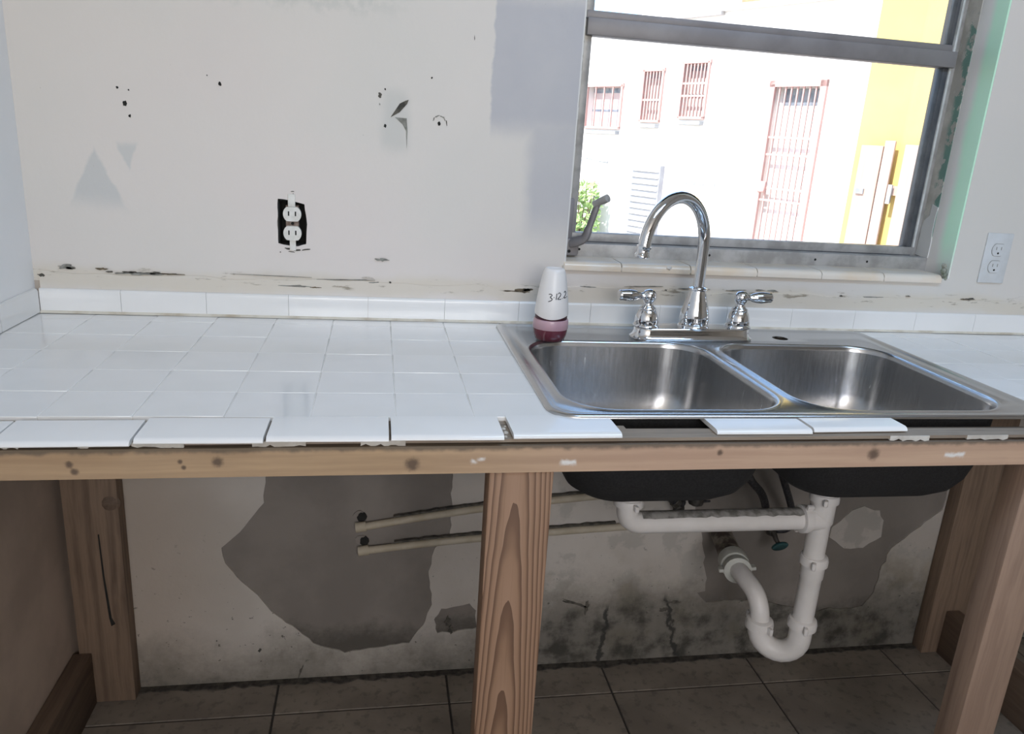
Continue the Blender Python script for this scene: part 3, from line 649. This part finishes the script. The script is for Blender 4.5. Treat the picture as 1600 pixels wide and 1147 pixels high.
m.loft([shole, [v + Vector((0, 0, -.004)) for v in shole]])
for k in (0, 1):
    m.loft([bw(k, -0.011, .0032, .085), bw(k, -0.009, .0046, .083), bw(k, -0.006, .0052, .080), bw(k, -0.003, .0042, .077), bw(k, -0.0008, .001, .075), bw(k, 0.0004, -.006, .074)])
bmesh.ops.remove_doubles(m.bm, verts=m.bm.verts[:], dist=1e-5)
m.build('sink_deck', M['steel'], sk, smooth=50)
for k in (0, 1):
    cx = (BW[k][0] + BW[k][1]) / 2; cy = -0.36
    def prof(d):
        R = [bw(k, 0.0004 - d, -.006, .074 + d), bw(k, 0.003 - d, -.05, .073 + d), bw(k, 0.007 - d, -.095, .072 + d), bw(k, 0.015 - d, -.128, .070 + d), bw(k, 0.028 - d, -.152, .066 + d), bw(k, 0.048 - d, -.168, .06 + d), bw(k, 0.072 - d, -.176, .045), bw(k, 0.098, -.179, .035)]
        if d: R = [[v - Vector((0, 0, d)) for v in r] for r in R]
        n_ = len(R[0]); dr = [Vector((cx + .045 * math.cos(math.atan2(v.y - cy, v.x - cx)), cy + .045 * math.sin(math.atan2(v.y - cy, v.x - cx)), -.1805 - d)) for v in R[-1]]
        return R + [dr]
    m = MB().loft(prof(0)); m.build('bowl', M['steel_bowl'], sk, smooth=60)
    MB().loft(prof(0.0025), False, True).build('bowl_underside', M['undercoat'], sk, smooth=60)
    MB().lathe((cx, cy, -.1815), [(.001, .0012), (.028, .0012), (.036, .002), (.044, .0035), (.046, .002), (.045, 0)], (0, 0, 1), 28).build('strainer', M['chrome'], sk)

# ------------------------------------------------------------------ faucet
FX, FY = 0.402, -0.110; FA = math.radians(3.0); ca, sa = math.cos(FA), math.sin(FA)
def fp(u, v, z): return Vector((FX + u * ca - v * sa, FY + u * sa + v * ca, z))
fc = thing('kitchen_faucet', 'chrome gooseneck kitchen faucet with two lever handles on the steel sink', 'faucet', (FX, FY, 0.0035))
def plate(hx, hy, z): return [fp(v.x, v.y, z) for v in rrect(-hx, hx, -hy, hy, hy * .96, 0, 8)]
MB().loft([plate(.134, .033, .0036), plate(.1345, .0335, .0065), plate(.1285, .0295, .011), plate(.1265, .028, .018), plate(.1255, .0272, .0245), plate(.1225, .0245, .0275)], True, True).build('base_plate', M['chrome'], fc, smooth=45)
for s in (-1, 1):
    c = fp(s * .103, 0, 0.0265)
    h = MB().lathe(c, [(.0265, 0), (.0275, .0025), (.0262, .005), (.0235, .0075), (.0242, .012), (.0228, .022), (.0188, .031), (.0162, .0345), (.0172, .0365), (.0165, .039), (.0122, .042), (.0098, .048), (.0102, .0525), (.0135, .056), (.0152, .062), (.0142, .069), (.0098, .0745), (.004, .0765), (.0, .077)], (0, 0, 1), 28, True, False).build('handle', M['chrome'], fc, smooth=50)
    hub = c + Vector((0, 0, .0625)); d = Vector((s, -.10 if s < 0 else -.02, 0.03)).normalized()
    L = [(.010, .0085), (.0065, .016), (.006, .019), (.0085, .023), (.0112, .033), (.0122, .043), (.0115, .053), (.0105, .060), (.0108, .064), (.009, .0665), (.0, .067)]
    MB().lathe(hub, [(r, t) for r, t in L], d, 20, True, False).build('lever', M['chrome'], h, smooth=50)
c = fp(0.002, 0, 0.0265)
MB().lathe(c, [(.0315, 0), (.0325, .003), (.031, .0055), (.0288, .0075), (.0297, .013), (.0302, .021), (.0285, .033), (.0245, .047), (.0205, .061), (.0175, .073), (.0165, .077), (.0195, .079), (.0195, .082), (.0135, .0845)], (0, 0, 1), 32).build('spout_base', M['chrome'], fc, smooth=50)
ang = math.radians(212); dr = Vector((math.cos(ang), math.sin(ang), 0)); R0 = 0.095; zt = 0.192
path = [c + Vector((0, 0, .085)), Vector((c.x, c.y, .14)), Vector((c.x, c.y, .17))]
for k in range(25):
    a = PI * 0.955 * k / 24
    path.append(Vector((c.x, c.y, zt)) + dr * (R0 - R0 * math.cos(a)) + Vector((0, 0, R0 * math.sin(a) * 1.03)))
tip = path[-1]; tdir = (path[-1] - path[-2]).normalized()
path.append(tip + tdir * .006)
MB().tube(path, .0119, 20).build('gooseneck', M['chrome'], fc, smooth=60)
MB().lathe(tip + tdir * .004, [(.0115, 0), (.0145, .001), (.0145, .004), (.0125, .006), (.0125, .016), (.0142, .018), (.0142, .0215), (.012, .0225), (.010, .020)], tdir, 24).build('aerator', M['chrome'], fc, smooth=50)

# ------------------------------------------------------------------ air freshener
AX, AY = 0.0915, -0.148
af = thing('air_freshener', 'white cone gel air freshener with burgundy base dated in marker on sink corner', 'air freshener', (AX, AY, 0.0036))
MB().lathe((AX, AY, 0.004), [(.0, 0), (.0255, 0), (.0285, .002), (.0322, .012), (.0338, .022), (.0338, .0245)], (0, 0, 1), 32, False, True).build('gel', M['gel'], af)
MB().lathe((AX, AY, 0.004), [(.0341, .0235), (.0346, .025), (.0346, .037), (.0335, .0415), (.030, .043)], (0, 0, 1), 32).build('gel_cup', M['cup'], af)
MB().lathe((AX, AY, 0.0465), [(.0305, -.0005), (.0315, .001), (.0315, .0085), (.027, .0125)], (0, 0, 1), 32).build('collar', M['gel_dark'], af)
CP = [(.0322, .0560), (.0330, .0565), (.0328, .063), (.0312, .080), (.0282, .102), (.0240, .126), (.0213, .1375), (.0195, .1425), (.0170, .1445), (.0150, .1440), (.0130, .1420), (.0, .1415)]
def cap_r(z):
    for (r0, z0), (r1, z1) in zip(CP[1:], CP[2:]):
        if z0 <= z <= z1: return r0 + (r1 - r0) * (z - z0) / (z1 - z0)
    return CP[1][0]
seg = 40; rings = []
toc = math.atan2(cam.location.y - AY, cam.location.x - AX)
for i, (r, z) in enumerate(CP):
    ring = []
    for k in range(seg):
        a = 2 * PI * k / seg; zz = z + 0.0
        if i < 2: zz = z - .0035 + .0035 * math.cos(2 * (a - toc)) * -1 + .0
        ring.append(Vector((AX + r * math.cos(a), AY + r * math.sin(a), zz)))
    rings.append(ring)
cap = MB().loft(rings, False, False).build('cap', M['white_plastic'], af, smooth=50)
MB().lathe((AX, AY - .002, 0.1415), [(.0075, 0), (.0075, .0012), (.0055, .0016), (.0, .0014)], (0, 0, 1), 20, True, False).build('vent_button', M['white_plastic'], cap)
strokes = {'3': [[(0, 1), (.35, 1.05), (.55, .85), (.25, .55), (.6, .3), (.45, 0), (0, -.2)]], '1': [[(.1, 1), (.05, 0)]],
           '2': [[(0, .85), (.25, 1.05), (.5, .8), (.35, .4), (0, .0), (.6, .0)]], '.': [[(0, .0), (.08, .04)]], '-': [[(0, .45), (.14, .45)]]}
u = -.0075; hh = .0115
for n_, ch in enumerate(('3', '-', '1', '2', '.', '2', '.')):
    lift = n_ * .0011
    for st in strokes[ch]:
        pts = []
        for (px, pz) in curve([(a, b, 0) for a, b in st], 4) and [(q.x, q.y) for q in curve([(a, b, 0) for a, b in st], 4)]:
            z = .0865 + lift + pz * hh; r = cap_r(z) + .0001; a = toc + (u + px * hh) / r
            pts.append((AX + r * math.cos(a), AY + r * math.sin(a), z))
        MB().tube(pts, .0008, 6).build('marker_stroke', M['ink'], cap)
    u += {'3': .0094, '-': .0046, '1': .0036, '2': .0092, '.': .0042}[ch]

# ------------------------------------------------------------------ outlets
oc = -0.409
ol = thing('wall_outlet', 'bare duplex wall outlet in dark box without cover plate above the counter', 'outlet', (oc, 0.01, 0.19))
bxm = MB().box(-0.4365, -0.3815, 0.045, 0.048, 0.1465, 0.2355).box(-0.4365, -0.434, 0.004, 0.048, 0.1465, 0.2355).box(-0.384, -0.3815, 0.004, 0.048, 0.1465, 0.2355).box(-0.4365, -0.3815, 0.004, 0.048, 0.1465, 0.149).box(-0.4365, -0.3815, 0.004, 0.048, 0.233, 0.2355)
bxm.build('outlet_box', M['hole'], ol, smooth=None)
MB().box(oc - .013, oc + .012, 0.001, 0.025, 0.158, 0.225, .002).build('outlet_body', M['rust'], ol)
for a_ in ((oc - .008, oc + .006, -0.002, 0.001, 0.2225, 0.247, .001), (oc - .006, oc + .006, -0.002, 0.001, 0.137, 0.16, .001)): MB().box(*a_).build('mounting_strap', M['ivory'], ol)
for zc in (0.2085, 0.1715):
    P = [(oc + .0172 * math.cos(2 * PI * k / 28), zc + max(-.0138, min(.0138, .0172 * math.sin(2 * PI * k / 28)))) for k in range(28)]
    fce = MB().prism([P], -0.006, 0.004).build('receptacle', M['ivory'], ol, smooth=30)
    for sx in (-.0065, .0065):
        MB().box(oc + sx - .0013, oc + sx + .0013, -0.0064, -0.004, zc - .0032, zc + .0055).build('slot', M['hole'], fce, smooth=None)
MB().lathe((oc, 0.001, 0.19), [(.003, 0), (.003, .0015), (.001, .002)], (0, -1, 0), 12).build('screw', M['hole'], ol)

px_, pz_ = 1.175, 0.181
o2 = thing('wall_outlet', 'painted over grey outlet plate on the wall right of the window', 'outlet', (px_, -0.002, pz_))
MB().box(px_ - .034, px_ + .034, -0.0045, -0.0002, pz_ - .058, pz_ + .058, .002).build('cover_plate', M['old_white'], o2)
MB().prism([[(px_ + .0342, pz_ + .03), (px_ + .0355, pz_ + .031), (px_ + .0362, pz_ + .0), (px_ + .0350, pz_ - .022), (px_ + .0342, pz_ - .02)]], -0.0012, 0.0).build('gap', M['chip_grey'], o2, smooth=None)
for zc in (pz_ + .0195, pz_ - .0195):
    P = [(px_ + .0165 * math.cos(2 * PI * k / 28), zc + max(-.0138, min(.0138, .0168 * math.sin(2 * PI * k / 28)))) for k in range(28)]
    Q = [(px_ + (p[0] - px_) * 1.05, zc + (p[1] - zc) * 1.06) for p in P]
    MB().prism([Q], -0.0048, -0.004).build('gap', M['chip_grey'], o2, smooth=None)
    fce = MB().prism([P], -0.0062, -0.004).build('receptacle', M['old_white'], o2, smooth=30)
    for sx in (-.0063, .0063):
        MB().box(px_ + sx - .0008, px_ + sx + .0008, -0.0066, -0.005, zc + .0, zc + .007).build('slot', M['chip_grey'], fce, smooth=None)
    MB().lathe((px_, -0.0062, zc - .0075), [(.0024, 0), (.0024, .0005)], (0, -1, 0), 10).build('slot', M['hole'], fce)

# ------------------------------------------------------------------ drain under the sink
dn = thing('sink_drain', 'white plastic double sink drain with trap below the black bowls', 'drain pipe', (0.5, -0.36, -0.60))
PY = -0.36; LX, RX = 0.214, 0.606; PR = 0.0205
def nut(c, axis, r=0.027, h=0.018, wings=0.7, parent=dn, mat='pvc'):
    c = Vector(c); ax = Vector(axis).normalized()
    m = MB().lathe(c - ax * h / 2, [(r * .80, 0), (r, .0015), (r, h * .55), (r * .93, h * .9), (r * .82, h)], ax, 28)
    u = ax.orthogonal().normalized(); w = ax.cross(u)
    for k in range(2):
        a = wings + k * PI; d = u * math.cos(a) + w * math.sin(a); e = ax.cross(d)
        Mx = Matrix((d, e, ax)).transposed().to_4x4(); Mx.translation = c + d * (r + .004)
        m.box(-.006, .006, -.004, .004, -h * .35, h * .35, .0015, 1, Mx)
    return m.build('slip_nut', M[mat], parent)
MB().lathe((LX, PY, -0.236), [(.022, 0), (.022, .050), (.034, .0505), (.034, .0515)], (0, 0, 1), 28).build('tailpiece', M['pvc'], dn)
MB().lathe((RX, PY, -0.236), [(.022, 0), (.022, .050), (.034, .0505), (.034, .0515)], (0, 0, 1), 28).build('tailpiece', M['pvc'], dn)
nut((LX, PY, -0.244), (0, 0, 1), .0275, .016, 0.9); nut((RX, PY, -0.243), (0, 0, 1), .0275, .018, 0.3)
MB().tube([(LX, PY, -0.232), (LX, PY, -0.258)] + [(LX + .026 - .026 * math.cos(a), PY, -0.262 - .026 * math.sin(a)) for a in [PI / 2 * k / 8 for k in range(9)]] + [(0.40, PY, -0.2885), (0.585, PY, -0.289)], PR, 24).build('waste_arm', M['pvc'], dn)
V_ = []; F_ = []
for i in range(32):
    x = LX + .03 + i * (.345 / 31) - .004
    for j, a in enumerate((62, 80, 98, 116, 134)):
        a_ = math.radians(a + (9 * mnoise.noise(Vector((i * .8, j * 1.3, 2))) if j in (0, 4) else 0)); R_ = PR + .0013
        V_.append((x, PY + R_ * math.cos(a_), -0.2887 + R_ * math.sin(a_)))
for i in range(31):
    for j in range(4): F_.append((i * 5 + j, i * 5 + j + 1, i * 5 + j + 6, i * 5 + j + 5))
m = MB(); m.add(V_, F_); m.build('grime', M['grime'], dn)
nut((RX - .034, PY, -0.289), (1, 0, 0), .0275, .020, 1.2)
t = MB().lathe((RX, PY, -0.375), [(.0205, 0), (.0205, .075), (.0235, .082), (.0235, .135), (.0225, .14)], (0, 0, 1), 28)
t.lathe((RX - .03, PY, -0.289), [(.0235, 0), (.0235, .03)], (1, 0, 0), 24); t.build('tee', M['pvc'], dn)
nut((RX + .003, PY, -0.378), (0, 0, 1), .0275, .020, 0.25)
MB().lathe((RX + .004, PY, -0.525), [(.0205, 0), (.0205, .105), (.0225, .11), (.0225, .145)], (0, 0, 1), 28).build('drain_pipe', M['pvc'], dn)
nut((RX + .005, PY, -0.522), (0, 0, 1), .0285, .022, 0.45)
# J bend: long leg under the tee, short leg nearer the wall
A = Vector((RX + .005, PY, -0.53)); Bv = Vector((0.545, -0.315, -0.555)); mid = (A + Bv) / 2; hv = Vector((Bv.x - A.x, Bv.y - A.y, 0)); rad = hv.length / 2; hd = hv.normalized()
pts = [A, A + Vector((0, 0, -.025))]
for k in range(13):
    a = PI * k / 12
    pts.append(Vector((mid.x, mid.y, -0.56)) - hd * rad * math.cos(a) + Vector((0, 0, -math.sin(a) * rad * 1.05)))
pts.append(Bv + Vector((0, 0, .004)))
MB().tube(pts, .0225, 24).build('trap_bend', M['pvc'], dn, smooth=60)
nut(Bv + Vector((0, 0, .004)), (0, 0, 1), .0285, .022, 1.0)
MB().tube(curve([Bv, Bv + Vector((-.001, .006, .03)), Bv + Vector((-.004, .028, .056)), (0.537, -0.245, -0.490), (0.540, -0.205, -0.492)], 7), .0195, 22).build('trap_arm', M['pvc'], dn, smooth=60)
ax = Vector((0.05, 0.20, -0.012)).normalized()
nut((0.5405, -0.200, -0.4935), ax, .030, .026, 0.6, mat='pvc_old')
MB().lathe((0.543, -0.185, -0.4945), [(.0275, 0), (.0275, .02), (.0255, .022), (.025, .196)], ax, 24).build('wall_pipe', M['ironpipe'], dn)
MB().lathe((0.5425, -0.187, -0.4943), [(.031, 0), (.032, .004), (.032, .03), (.028, .034)], ax, 24).build('collar', M['pvc_old'], dn)

# supply lines and stop valves against the wall
for i, (x, z, side, lab) in enumerate(((0.458, -0.425, -1, 'left grimy stop valve mostly hidden above the white waste arm'), (0.705, -0.49, 1, 'grimy stop valve with teal oval handle below the right bowl'))):
    v = thing('stop_valve', lab, 'valve', (x, -0.03, z), 'stop valves under the sink')
    MB().tube([(x, 0.0, z), (x, -0.02, z), (x, -0.05, z)], [.009, .011, .012], 14).lathe((x, -0.042, z - .012), [(.011, 0), (.013, .004), (.013, .022), (.010, .027), (.0075, .04)], (0, 0, 1), 14).build('valve_body', M['brass'], v)
    MB().tube([(x, -0.05, z), (x, -0.068, z - .012), (x + .003, -0.078, z - .020)], [.007, .006, .005], 10).build('stem', M['brass'], v)
    e = [[Vector((x + .004 + sx * .020 * math.cos(2 * PI * k / 24), -0.078 + h - sx * .004 * math.sin(2 * PI * k / 24), z - .022 + sx * .0125 * math.sin(2 * PI * k / 24) + .15 * sx * .020 * math.cos(2 * PI * k / 24))) for k in range(24)] for h, sx in ((.0, .9), (-.002, 1.0), (-.007, 1.0), (-.009, .88))]
    MB().loft(e, True, True).build('valve_handle', M['teal'], v, smooth=50)
tag(MB().tube(curve([(0.300, -0.108, -0.03), (0.305, -0.11, -0.15), (0.35, -0.10, -0.27), (0.425, -0.075, -0.345), (0.458, -0.045, -0.372), (0.459, -0.042, -0.392)], 8), .0085, 12).build('supply_hose', M['hose'], at=(0.30, -0.108, -0.2)), 'dark braided supply hose curving down behind the left bowl', 'hose', 'braided supply hoses')
tag(MB().tube(curve([(0.504, -0.106, -0.03), (0.52, -0.11, -0.18), (0.575, -0.12, -0.305), (0.625, -0.10, -0.36), (0.655, -0.075, -0.40), (0.675, -0.06, -0.44), (0.698, -0.045, -0.452), (0.705, -0.042, -0.462)], 8), .009, 12).build('supply_hose', M['hose'], at=(0.504, -0.106, -0.2)), 'dark braided supply hose from the faucet to the teal handled valve', 'hose', 'braided supply hoses')
tag(MB().tube(curve([(0.60, -0.14, -0.215), (0.635, -0.13, -0.27), (0.675, -0.11, -0.335), (0.715, -0.085, -0.40), (0.745, -0.065, -0.455), (0.735, -0.055, -0.482), (0.715, -0.048, -0.488)], 8), .008, 12).build('supply_hose', M['hose'], at=(0.60, -0.14, -0.25)), 'thin dark hose hanging between the two black bowls down to the valve', 'hose', 'braided supply hoses')
cup = thing('hose_coupling', 'grimy hose coupling nut showing over the white waste arm below left bowl', 'coupling', (0.43, -0.06, -0.39))
MB().tube(curve([(0.405, -0.07, -0.345), (0.415, -0.065, -0.372), (0.436, -0.06, -0.395), (0.462, -0.052, -0.408)], 6), [.0085] * 7 + [.0125] * 8 + [.010] * 4, 12).build('hose_end', M['hose'], cup)
MB().lathe((0.436, -0.06, -0.396), [(.013, 0), (.0145, .002), (.0145, .014), (.012, .016)], (0.6, 0.1, -0.5), 8).build('hex_nut', M['brass'], cup, smooth=None)
tee = thing('hose_coupling', 'second dark coupling with small lever beside the first above the white waste arm', 'coupling', (0.49, -0.06, -0.39))
MB().lathe((0.49, -0.06, -0.41), [(.010, 0), (.017, .004), (.019, .018), (.015, .03), (.011, .045)], (0, 0, 1), 10).build('body', M['brass'], tee, smooth=50)
MB().tube([(0.49, -0.066, -0.402), (0.507, -0.068, -0.397), (0.522, -0.066, -0.398)], [.004, .0035, .0025], 8).build('lever', M['hose'], tee)

# painted water pipes on the wall
for k, (pts, lab, hz) in enumerate(((((-0.272, -.011, -0.4735), (-0.13, -.011, -0.451), (0.009, -.011, -0.432), (0.22, -.011, -0.411), (0.40, -.011, -0.400), (0.456, -.013, -0.400)), 'upper cream painted water pipe running along the wall behind the middle post', -0.452),
                           (((-0.266, -.011, -0.533), (-0.13, -.011, -0.519), (0.009, -.011, -0.508), (0.22, -.011, -0.495), (0.38, -.011, -0.487), (0.47, .002, -0.486)), 'lower cream painted water pipe running along the wall behind the middle post', -0.513))):
    pi = thing('water_pipe', lab, 'pipe', pts[0], 'cream painted water pipes')
    MB().tube(curve(pts, 5), .0088, 14).build('pipe', M['creampipe'], pi)
    x, _, z = pts[0]
    MB().tube([(x - .012, -.011, z - .001), (x + .011, -.011, z + .002)], [.0115, .0115], 16).build('coupling', M['creampipe'], pi)
    MB().prism([[(x - .005 + .0135 * math.cos(2 * PI * i / 14) * (1 + random.uniform(-.15, .15)), hz + .0125 * math.sin(2 * PI * i / 14) * (1 + random.uniform(-.15, .15))) for i in range(14)]], -0.0005, 0.0036).build('wall_hole', M['cement'], pi, smooth=None)
    MB().prism([[(x + .001 + .010 * math.cos(2 * PI * i / 14) * (1 + random.uniform(-.2, .2)), hz - .002 + .012 * math.sin(2 * PI * i / 14) * (1 + random.uniform(-.15, .15))) for i in range(14)]], -0.0011, 0.003).build('wall_hole', M['hole'], pi, smooth=None)
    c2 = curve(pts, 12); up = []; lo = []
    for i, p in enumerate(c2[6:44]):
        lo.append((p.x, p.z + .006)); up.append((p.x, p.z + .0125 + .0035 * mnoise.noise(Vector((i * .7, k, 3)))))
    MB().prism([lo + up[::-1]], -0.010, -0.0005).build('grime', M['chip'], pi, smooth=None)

# ------------------------------------------------------------------ outdoors
OX, OY = 4.19, 6.262; D = Vector((0.466, -0.885, 0)); NN = Vector((-0.885, -0.466, 0))
class FB(MB):
    """boxes in facade coordinates: s along the wall (towards us), o out of the wall, z up"""
    def fbox(s, s0, s1, o0, o1, z0, z1, bev=0):
        Mx = Matrix((D, NN, Vector((0, 0, 1)))).transposed().to_4x4(); Mx.translation = Vector((OX, OY, 0))
        return s.box(s0, s1, o0, o1, z0, z1, bev, 1, Mx)
def F(s, o, z): return Vector((OX, OY, 0)) + D * s + NN * o + Vector((0, 0, z))
gr = MB().box(-14, 16, 0.205, 24, FZ - .25, FZ - .02).build('ground', M['ground'], smooth=None); tag(gr, kind='structure')
nb = thing('neighbouring_house', 'sunlit cream house across the yard with red barred windows and door', 'house', F(0, 0, FZ))
def hole_rect(a): return rect(*a)
openings = [(-2.38, -2.07, 0.72, 1.34), (-1.74, -1.37, 0.77, 1.41), (-3.42, -2.76, 0.62, 1.17), (-0.44, 0.14, -0.88, 1.14)]
m = FB(); t_ = MB().prism([rect(-9, 0.62, FZ - .02, 1.93)] + [rect(*o) for o in openings], -0.25, 0.0)
Mx = Matrix((D, NN, Vector((0, 0, 1)))).transposed().to_4x4(); Mx.translation = Vector((OX, OY, 0))
b_ = t_.bm; m.merge(b_, Mx); m.build('wall', M['facade'], nb, smooth=None)
FB().fbox(-9, 0.62, -3.5, 0.06, 1.93, 1.99).build('roof_edge', M['facade'], nb, smooth=None)
FB().fbox(-1.95, -1.25, 0.0, 0.07, 1.895, 1.93).build('gutter', M['roofgrey'], nb, smooth=None)
FB().fbox(-2.0, -1.62, -1.6, -1.2, 1.99, 2.35, .03).build('roof_tank', M['terracotta'], nb)
FB().fbox(-9, 0.62, -0.30, -0.26, FZ, 1.92).build('inner_wall', M['pale_pane'], nb, smooth=None)
for (s0, s1, z0, z1), nb_bars, cross, pane in ((openings[0], 5, (0.42,), 'pale_pane'), (openings[1], 6, (0.40, 0.62), 'pale_pane'), (openings[2], 3, (), 'pale_pane')):
    wn = FB().fbox(s0, s1, -0.14, -0.11, z0, z1).build('window', M[pane], nb, smooth=None)
    FB().fbox(s0, s1, -0.112, -0.106, z1 - .09, z1 - .03).fbox(s0, s1, -0.112, -0.106, z0 + (z1 - z0) * .40, z0 + (z1 - z0) * .45).build('pane', M['blue_pane'], wn, smooth=None)
    FB().fbox(s0 - .03, s1 + .03, 0.0, 0.03, z1 - .02, z1 + .02).fbox(s0 - .02, s1 + .02, 0.0, 0.03, z0 - .01, z0 + .02).fbox(s0 - .02, s0 + .01, 0, .03, z0, z1).fbox(s1 - .01, s1 + .02, 0, .03, z0, z1).build('window_frame', M['red_iron'], wn, smooth=None)
    for k in range(1, nb_bars + 1):
        x = s0 + (s1 - s0) * k / (nb_bars + 1); FB().fbox(x - .009, x + .009, 0.005, 0.023, z0, z1).build('bar', M['red_iron'], wn, smooth=None)
    for c_ in cross:
        FB().fbox(s0, s1, 0.003, 0.025, z0 + (z1 - z0) * c_ - .012, z0 + (z1 - z0) * c_ + .012).build('bar', M['red_iron'], wn, smooth=None)
    FB().fbox(s0 - .01, s1 + .01, 0.0, 0.08, z0 - .075, z0 - .035).build('window_sill', M['grey_sill'], wn, smooth=None)
s0, s1, z0, z1 = openings[3]
do = FB().fbox(s0, s1, -0.14, -0.10, z0, z1).build('door', M['facade'], nb, smooth=None)
FB().fbox(s0 + .05, s1 - .03, -0.101, -0.095, 0.93, 1.10).build('transom_pane', M['blue_pane'], do, smooth=None)
FB().fbox(s0 - .05, s0 + .02, 0, .04, z0, z1 + .03).fbox(s1 - .02, s1 + .05, 0, .04, z0, z1 + .03).fbox(s0 - .05, s1 + .05, 0, .04, z1 - .03, z1 + .04).build('door_frame', M['red_iron'], do, smooth=None)
for k in range(1, 8):
    x = s0 + (s1 - s0) * k / 8; FB().fbox(x - .008, x + .008, 0.005, 0.021, z0, z1).build('bar', M['red_iron'], do, smooth=None)
for z in (0.59, 0.41, 0.05, -0.08): FB().fbox(s0, s1, 0.003, 0.025, z - .012, z + .012).build('bar', M['red_iron'], do, smooth=None)
FB().fbox(s0 + .0, s0 + .09, 0.02, 0.06, 0.0, 0.12, .01).build('lock_box', M['red_iron'], do)
FB().fbox(-1.58, -0.95, 0.0, 0.10, -0.01, 0.05).build('ledge', M['facade'], nb, smooth=None)
for k in range(7): FB().fbox(-1.56 + k * .085, -1.50 + k * .085, 0.10, 0.108, 0.0, 0.045).build('stain', M['grey_sill'], nb, smooth=None)
FB().fbox(-1.02, -0.98, 0.0, 0.05, 0.0, 0.9).build('downpipe', M['facade'], nb)
cv = [(s, 0.24 - .06 * math.sin((s + 3.43) / .6 * PI / 2)) for s in [-3.45 + .06 * i for i in range(11)]]
MB().tube([F(s, .06, z) for s, z in cv], .014, 8).build('conduit', M['grey_sill'], nb)

yh = thing('yellow_house', 'sunlit yellow stucco house joined to the right of the cream house', 'house', F(1.6, 0, FZ))
FB().fbox(0.622, 3.6, -3.0, 0.03, FZ - .02, 3.2).build('wall', M['yellow'], yh, smooth=None)
gt = thing('wooden_gate', 'pinkish wooden plank gate standing before the yellow house', 'gate', F(1.05, .12, FZ))
for k, (a, b, zt_) in enumerate(((0.73, 0.95, 0.55), (0.96, 1.06, 0.60), (1.16, 1.32, 0.57), (1.33, 1.50, 0.56), (1.51, 1.68, 0.57))):
    FB().fbox(a, b, 0.10, 0.13, FZ - .01, zt_, .004).build('plank', M['fence'], gt, smooth=None)
FB().fbox(0.72, 1.70, 0.07, 0.10, 0.10, 0.19).fbox(0.72, 1.70, 0.07, 0.10, -0.6, -0.51).build('cross_rail', M['fence'], gt, smooth=None)
FB().fbox(0.76, 0.84, 0.13, 0.15, 0.09, 0.14).build('hinge', M['grey_sill'], gt, smooth=None); FB().fbox(1.08, 1.12, 0.13, 0.15, 0.02, 0.20).build('latch', M['grey_sill'], gt, smooth=None)
lv = thing('louvered_cabinet', 'pale grey louvered cabinet standing against the cream house wall', 'cabinet', F(-2.12, .2, FZ))
FB().fbox(-2.36, -1.88, 0.0, 0.08, FZ - .015, 0.19).build('body', M['louver'], lv, smooth=None)
for k in range(12):
    z = 0.13 - k * .078; FB().fbox(-2.345, -1.895, 0.08, 0.105, z - .022, z + .016, .004).build('slat', M['facade'], lv, smooth=None)
# leafy shrub by the far corner
sh = thing('shrub', 'bright green leafy shrub at the lower left corner outside the window', 'shrub', F(-3.0, .3, FZ))
m = MB()
for k in range(420):
    a, b = random.uniform(0, 2 * PI), random.random() ** .5; z = random.uniform(-0.85, -0.10)
    wgt = 1 - abs((z + .5) / .62) ** 2 * .6
    c = F(-3.02, .32, z) + Vector((math.cos(a), math.sin(a), 0)) * b * .27 * wgt
    u_ = Vector((random.gauss(0, 1), random.gauss(0, 1), random.gauss(0, 1))).normalized(); w_ = u_.orthogonal().normalized(); L = random.uniform(.04, .075)
    m.add([c - u_ * L, c + w_ * L * .45, c + u_ * L, c - w_ * L * .45], [(0, 1, 2, 3)])
lf = m.build('foliage', M['leaf'], sh, smooth=None); lf['kind'] = 'stuff'
st_ = MB()
for k in range(6):
    a = k * 1.05; st_.tube([F(-3.02, .32, FZ - .01), F(-3.02, .32, -.5) + Vector((math.cos(a), math.sin(a), 0)) * .12, F(-3.02, .32, -.05) + Vector((math.cos(a), math.sin(a), 0)) * .22], [.015, .01, .004], 6)
st_.build('stem', M['oldwood'], sh)

# added lamp panel, out of view, put in to tint the counter blue
cl = thing('added_lamp_panel', 'added unseen flat lamp panel on the ceiling, tinting the counter cool blue', 'lamp', (0.7, -1.2, CZ - .03))
MB().box(.08, 1.32, -1.45, -0.95, CZ - .03, CZ - .0005, .01).build('fill_panel_body', M['white_plastic'], cl)
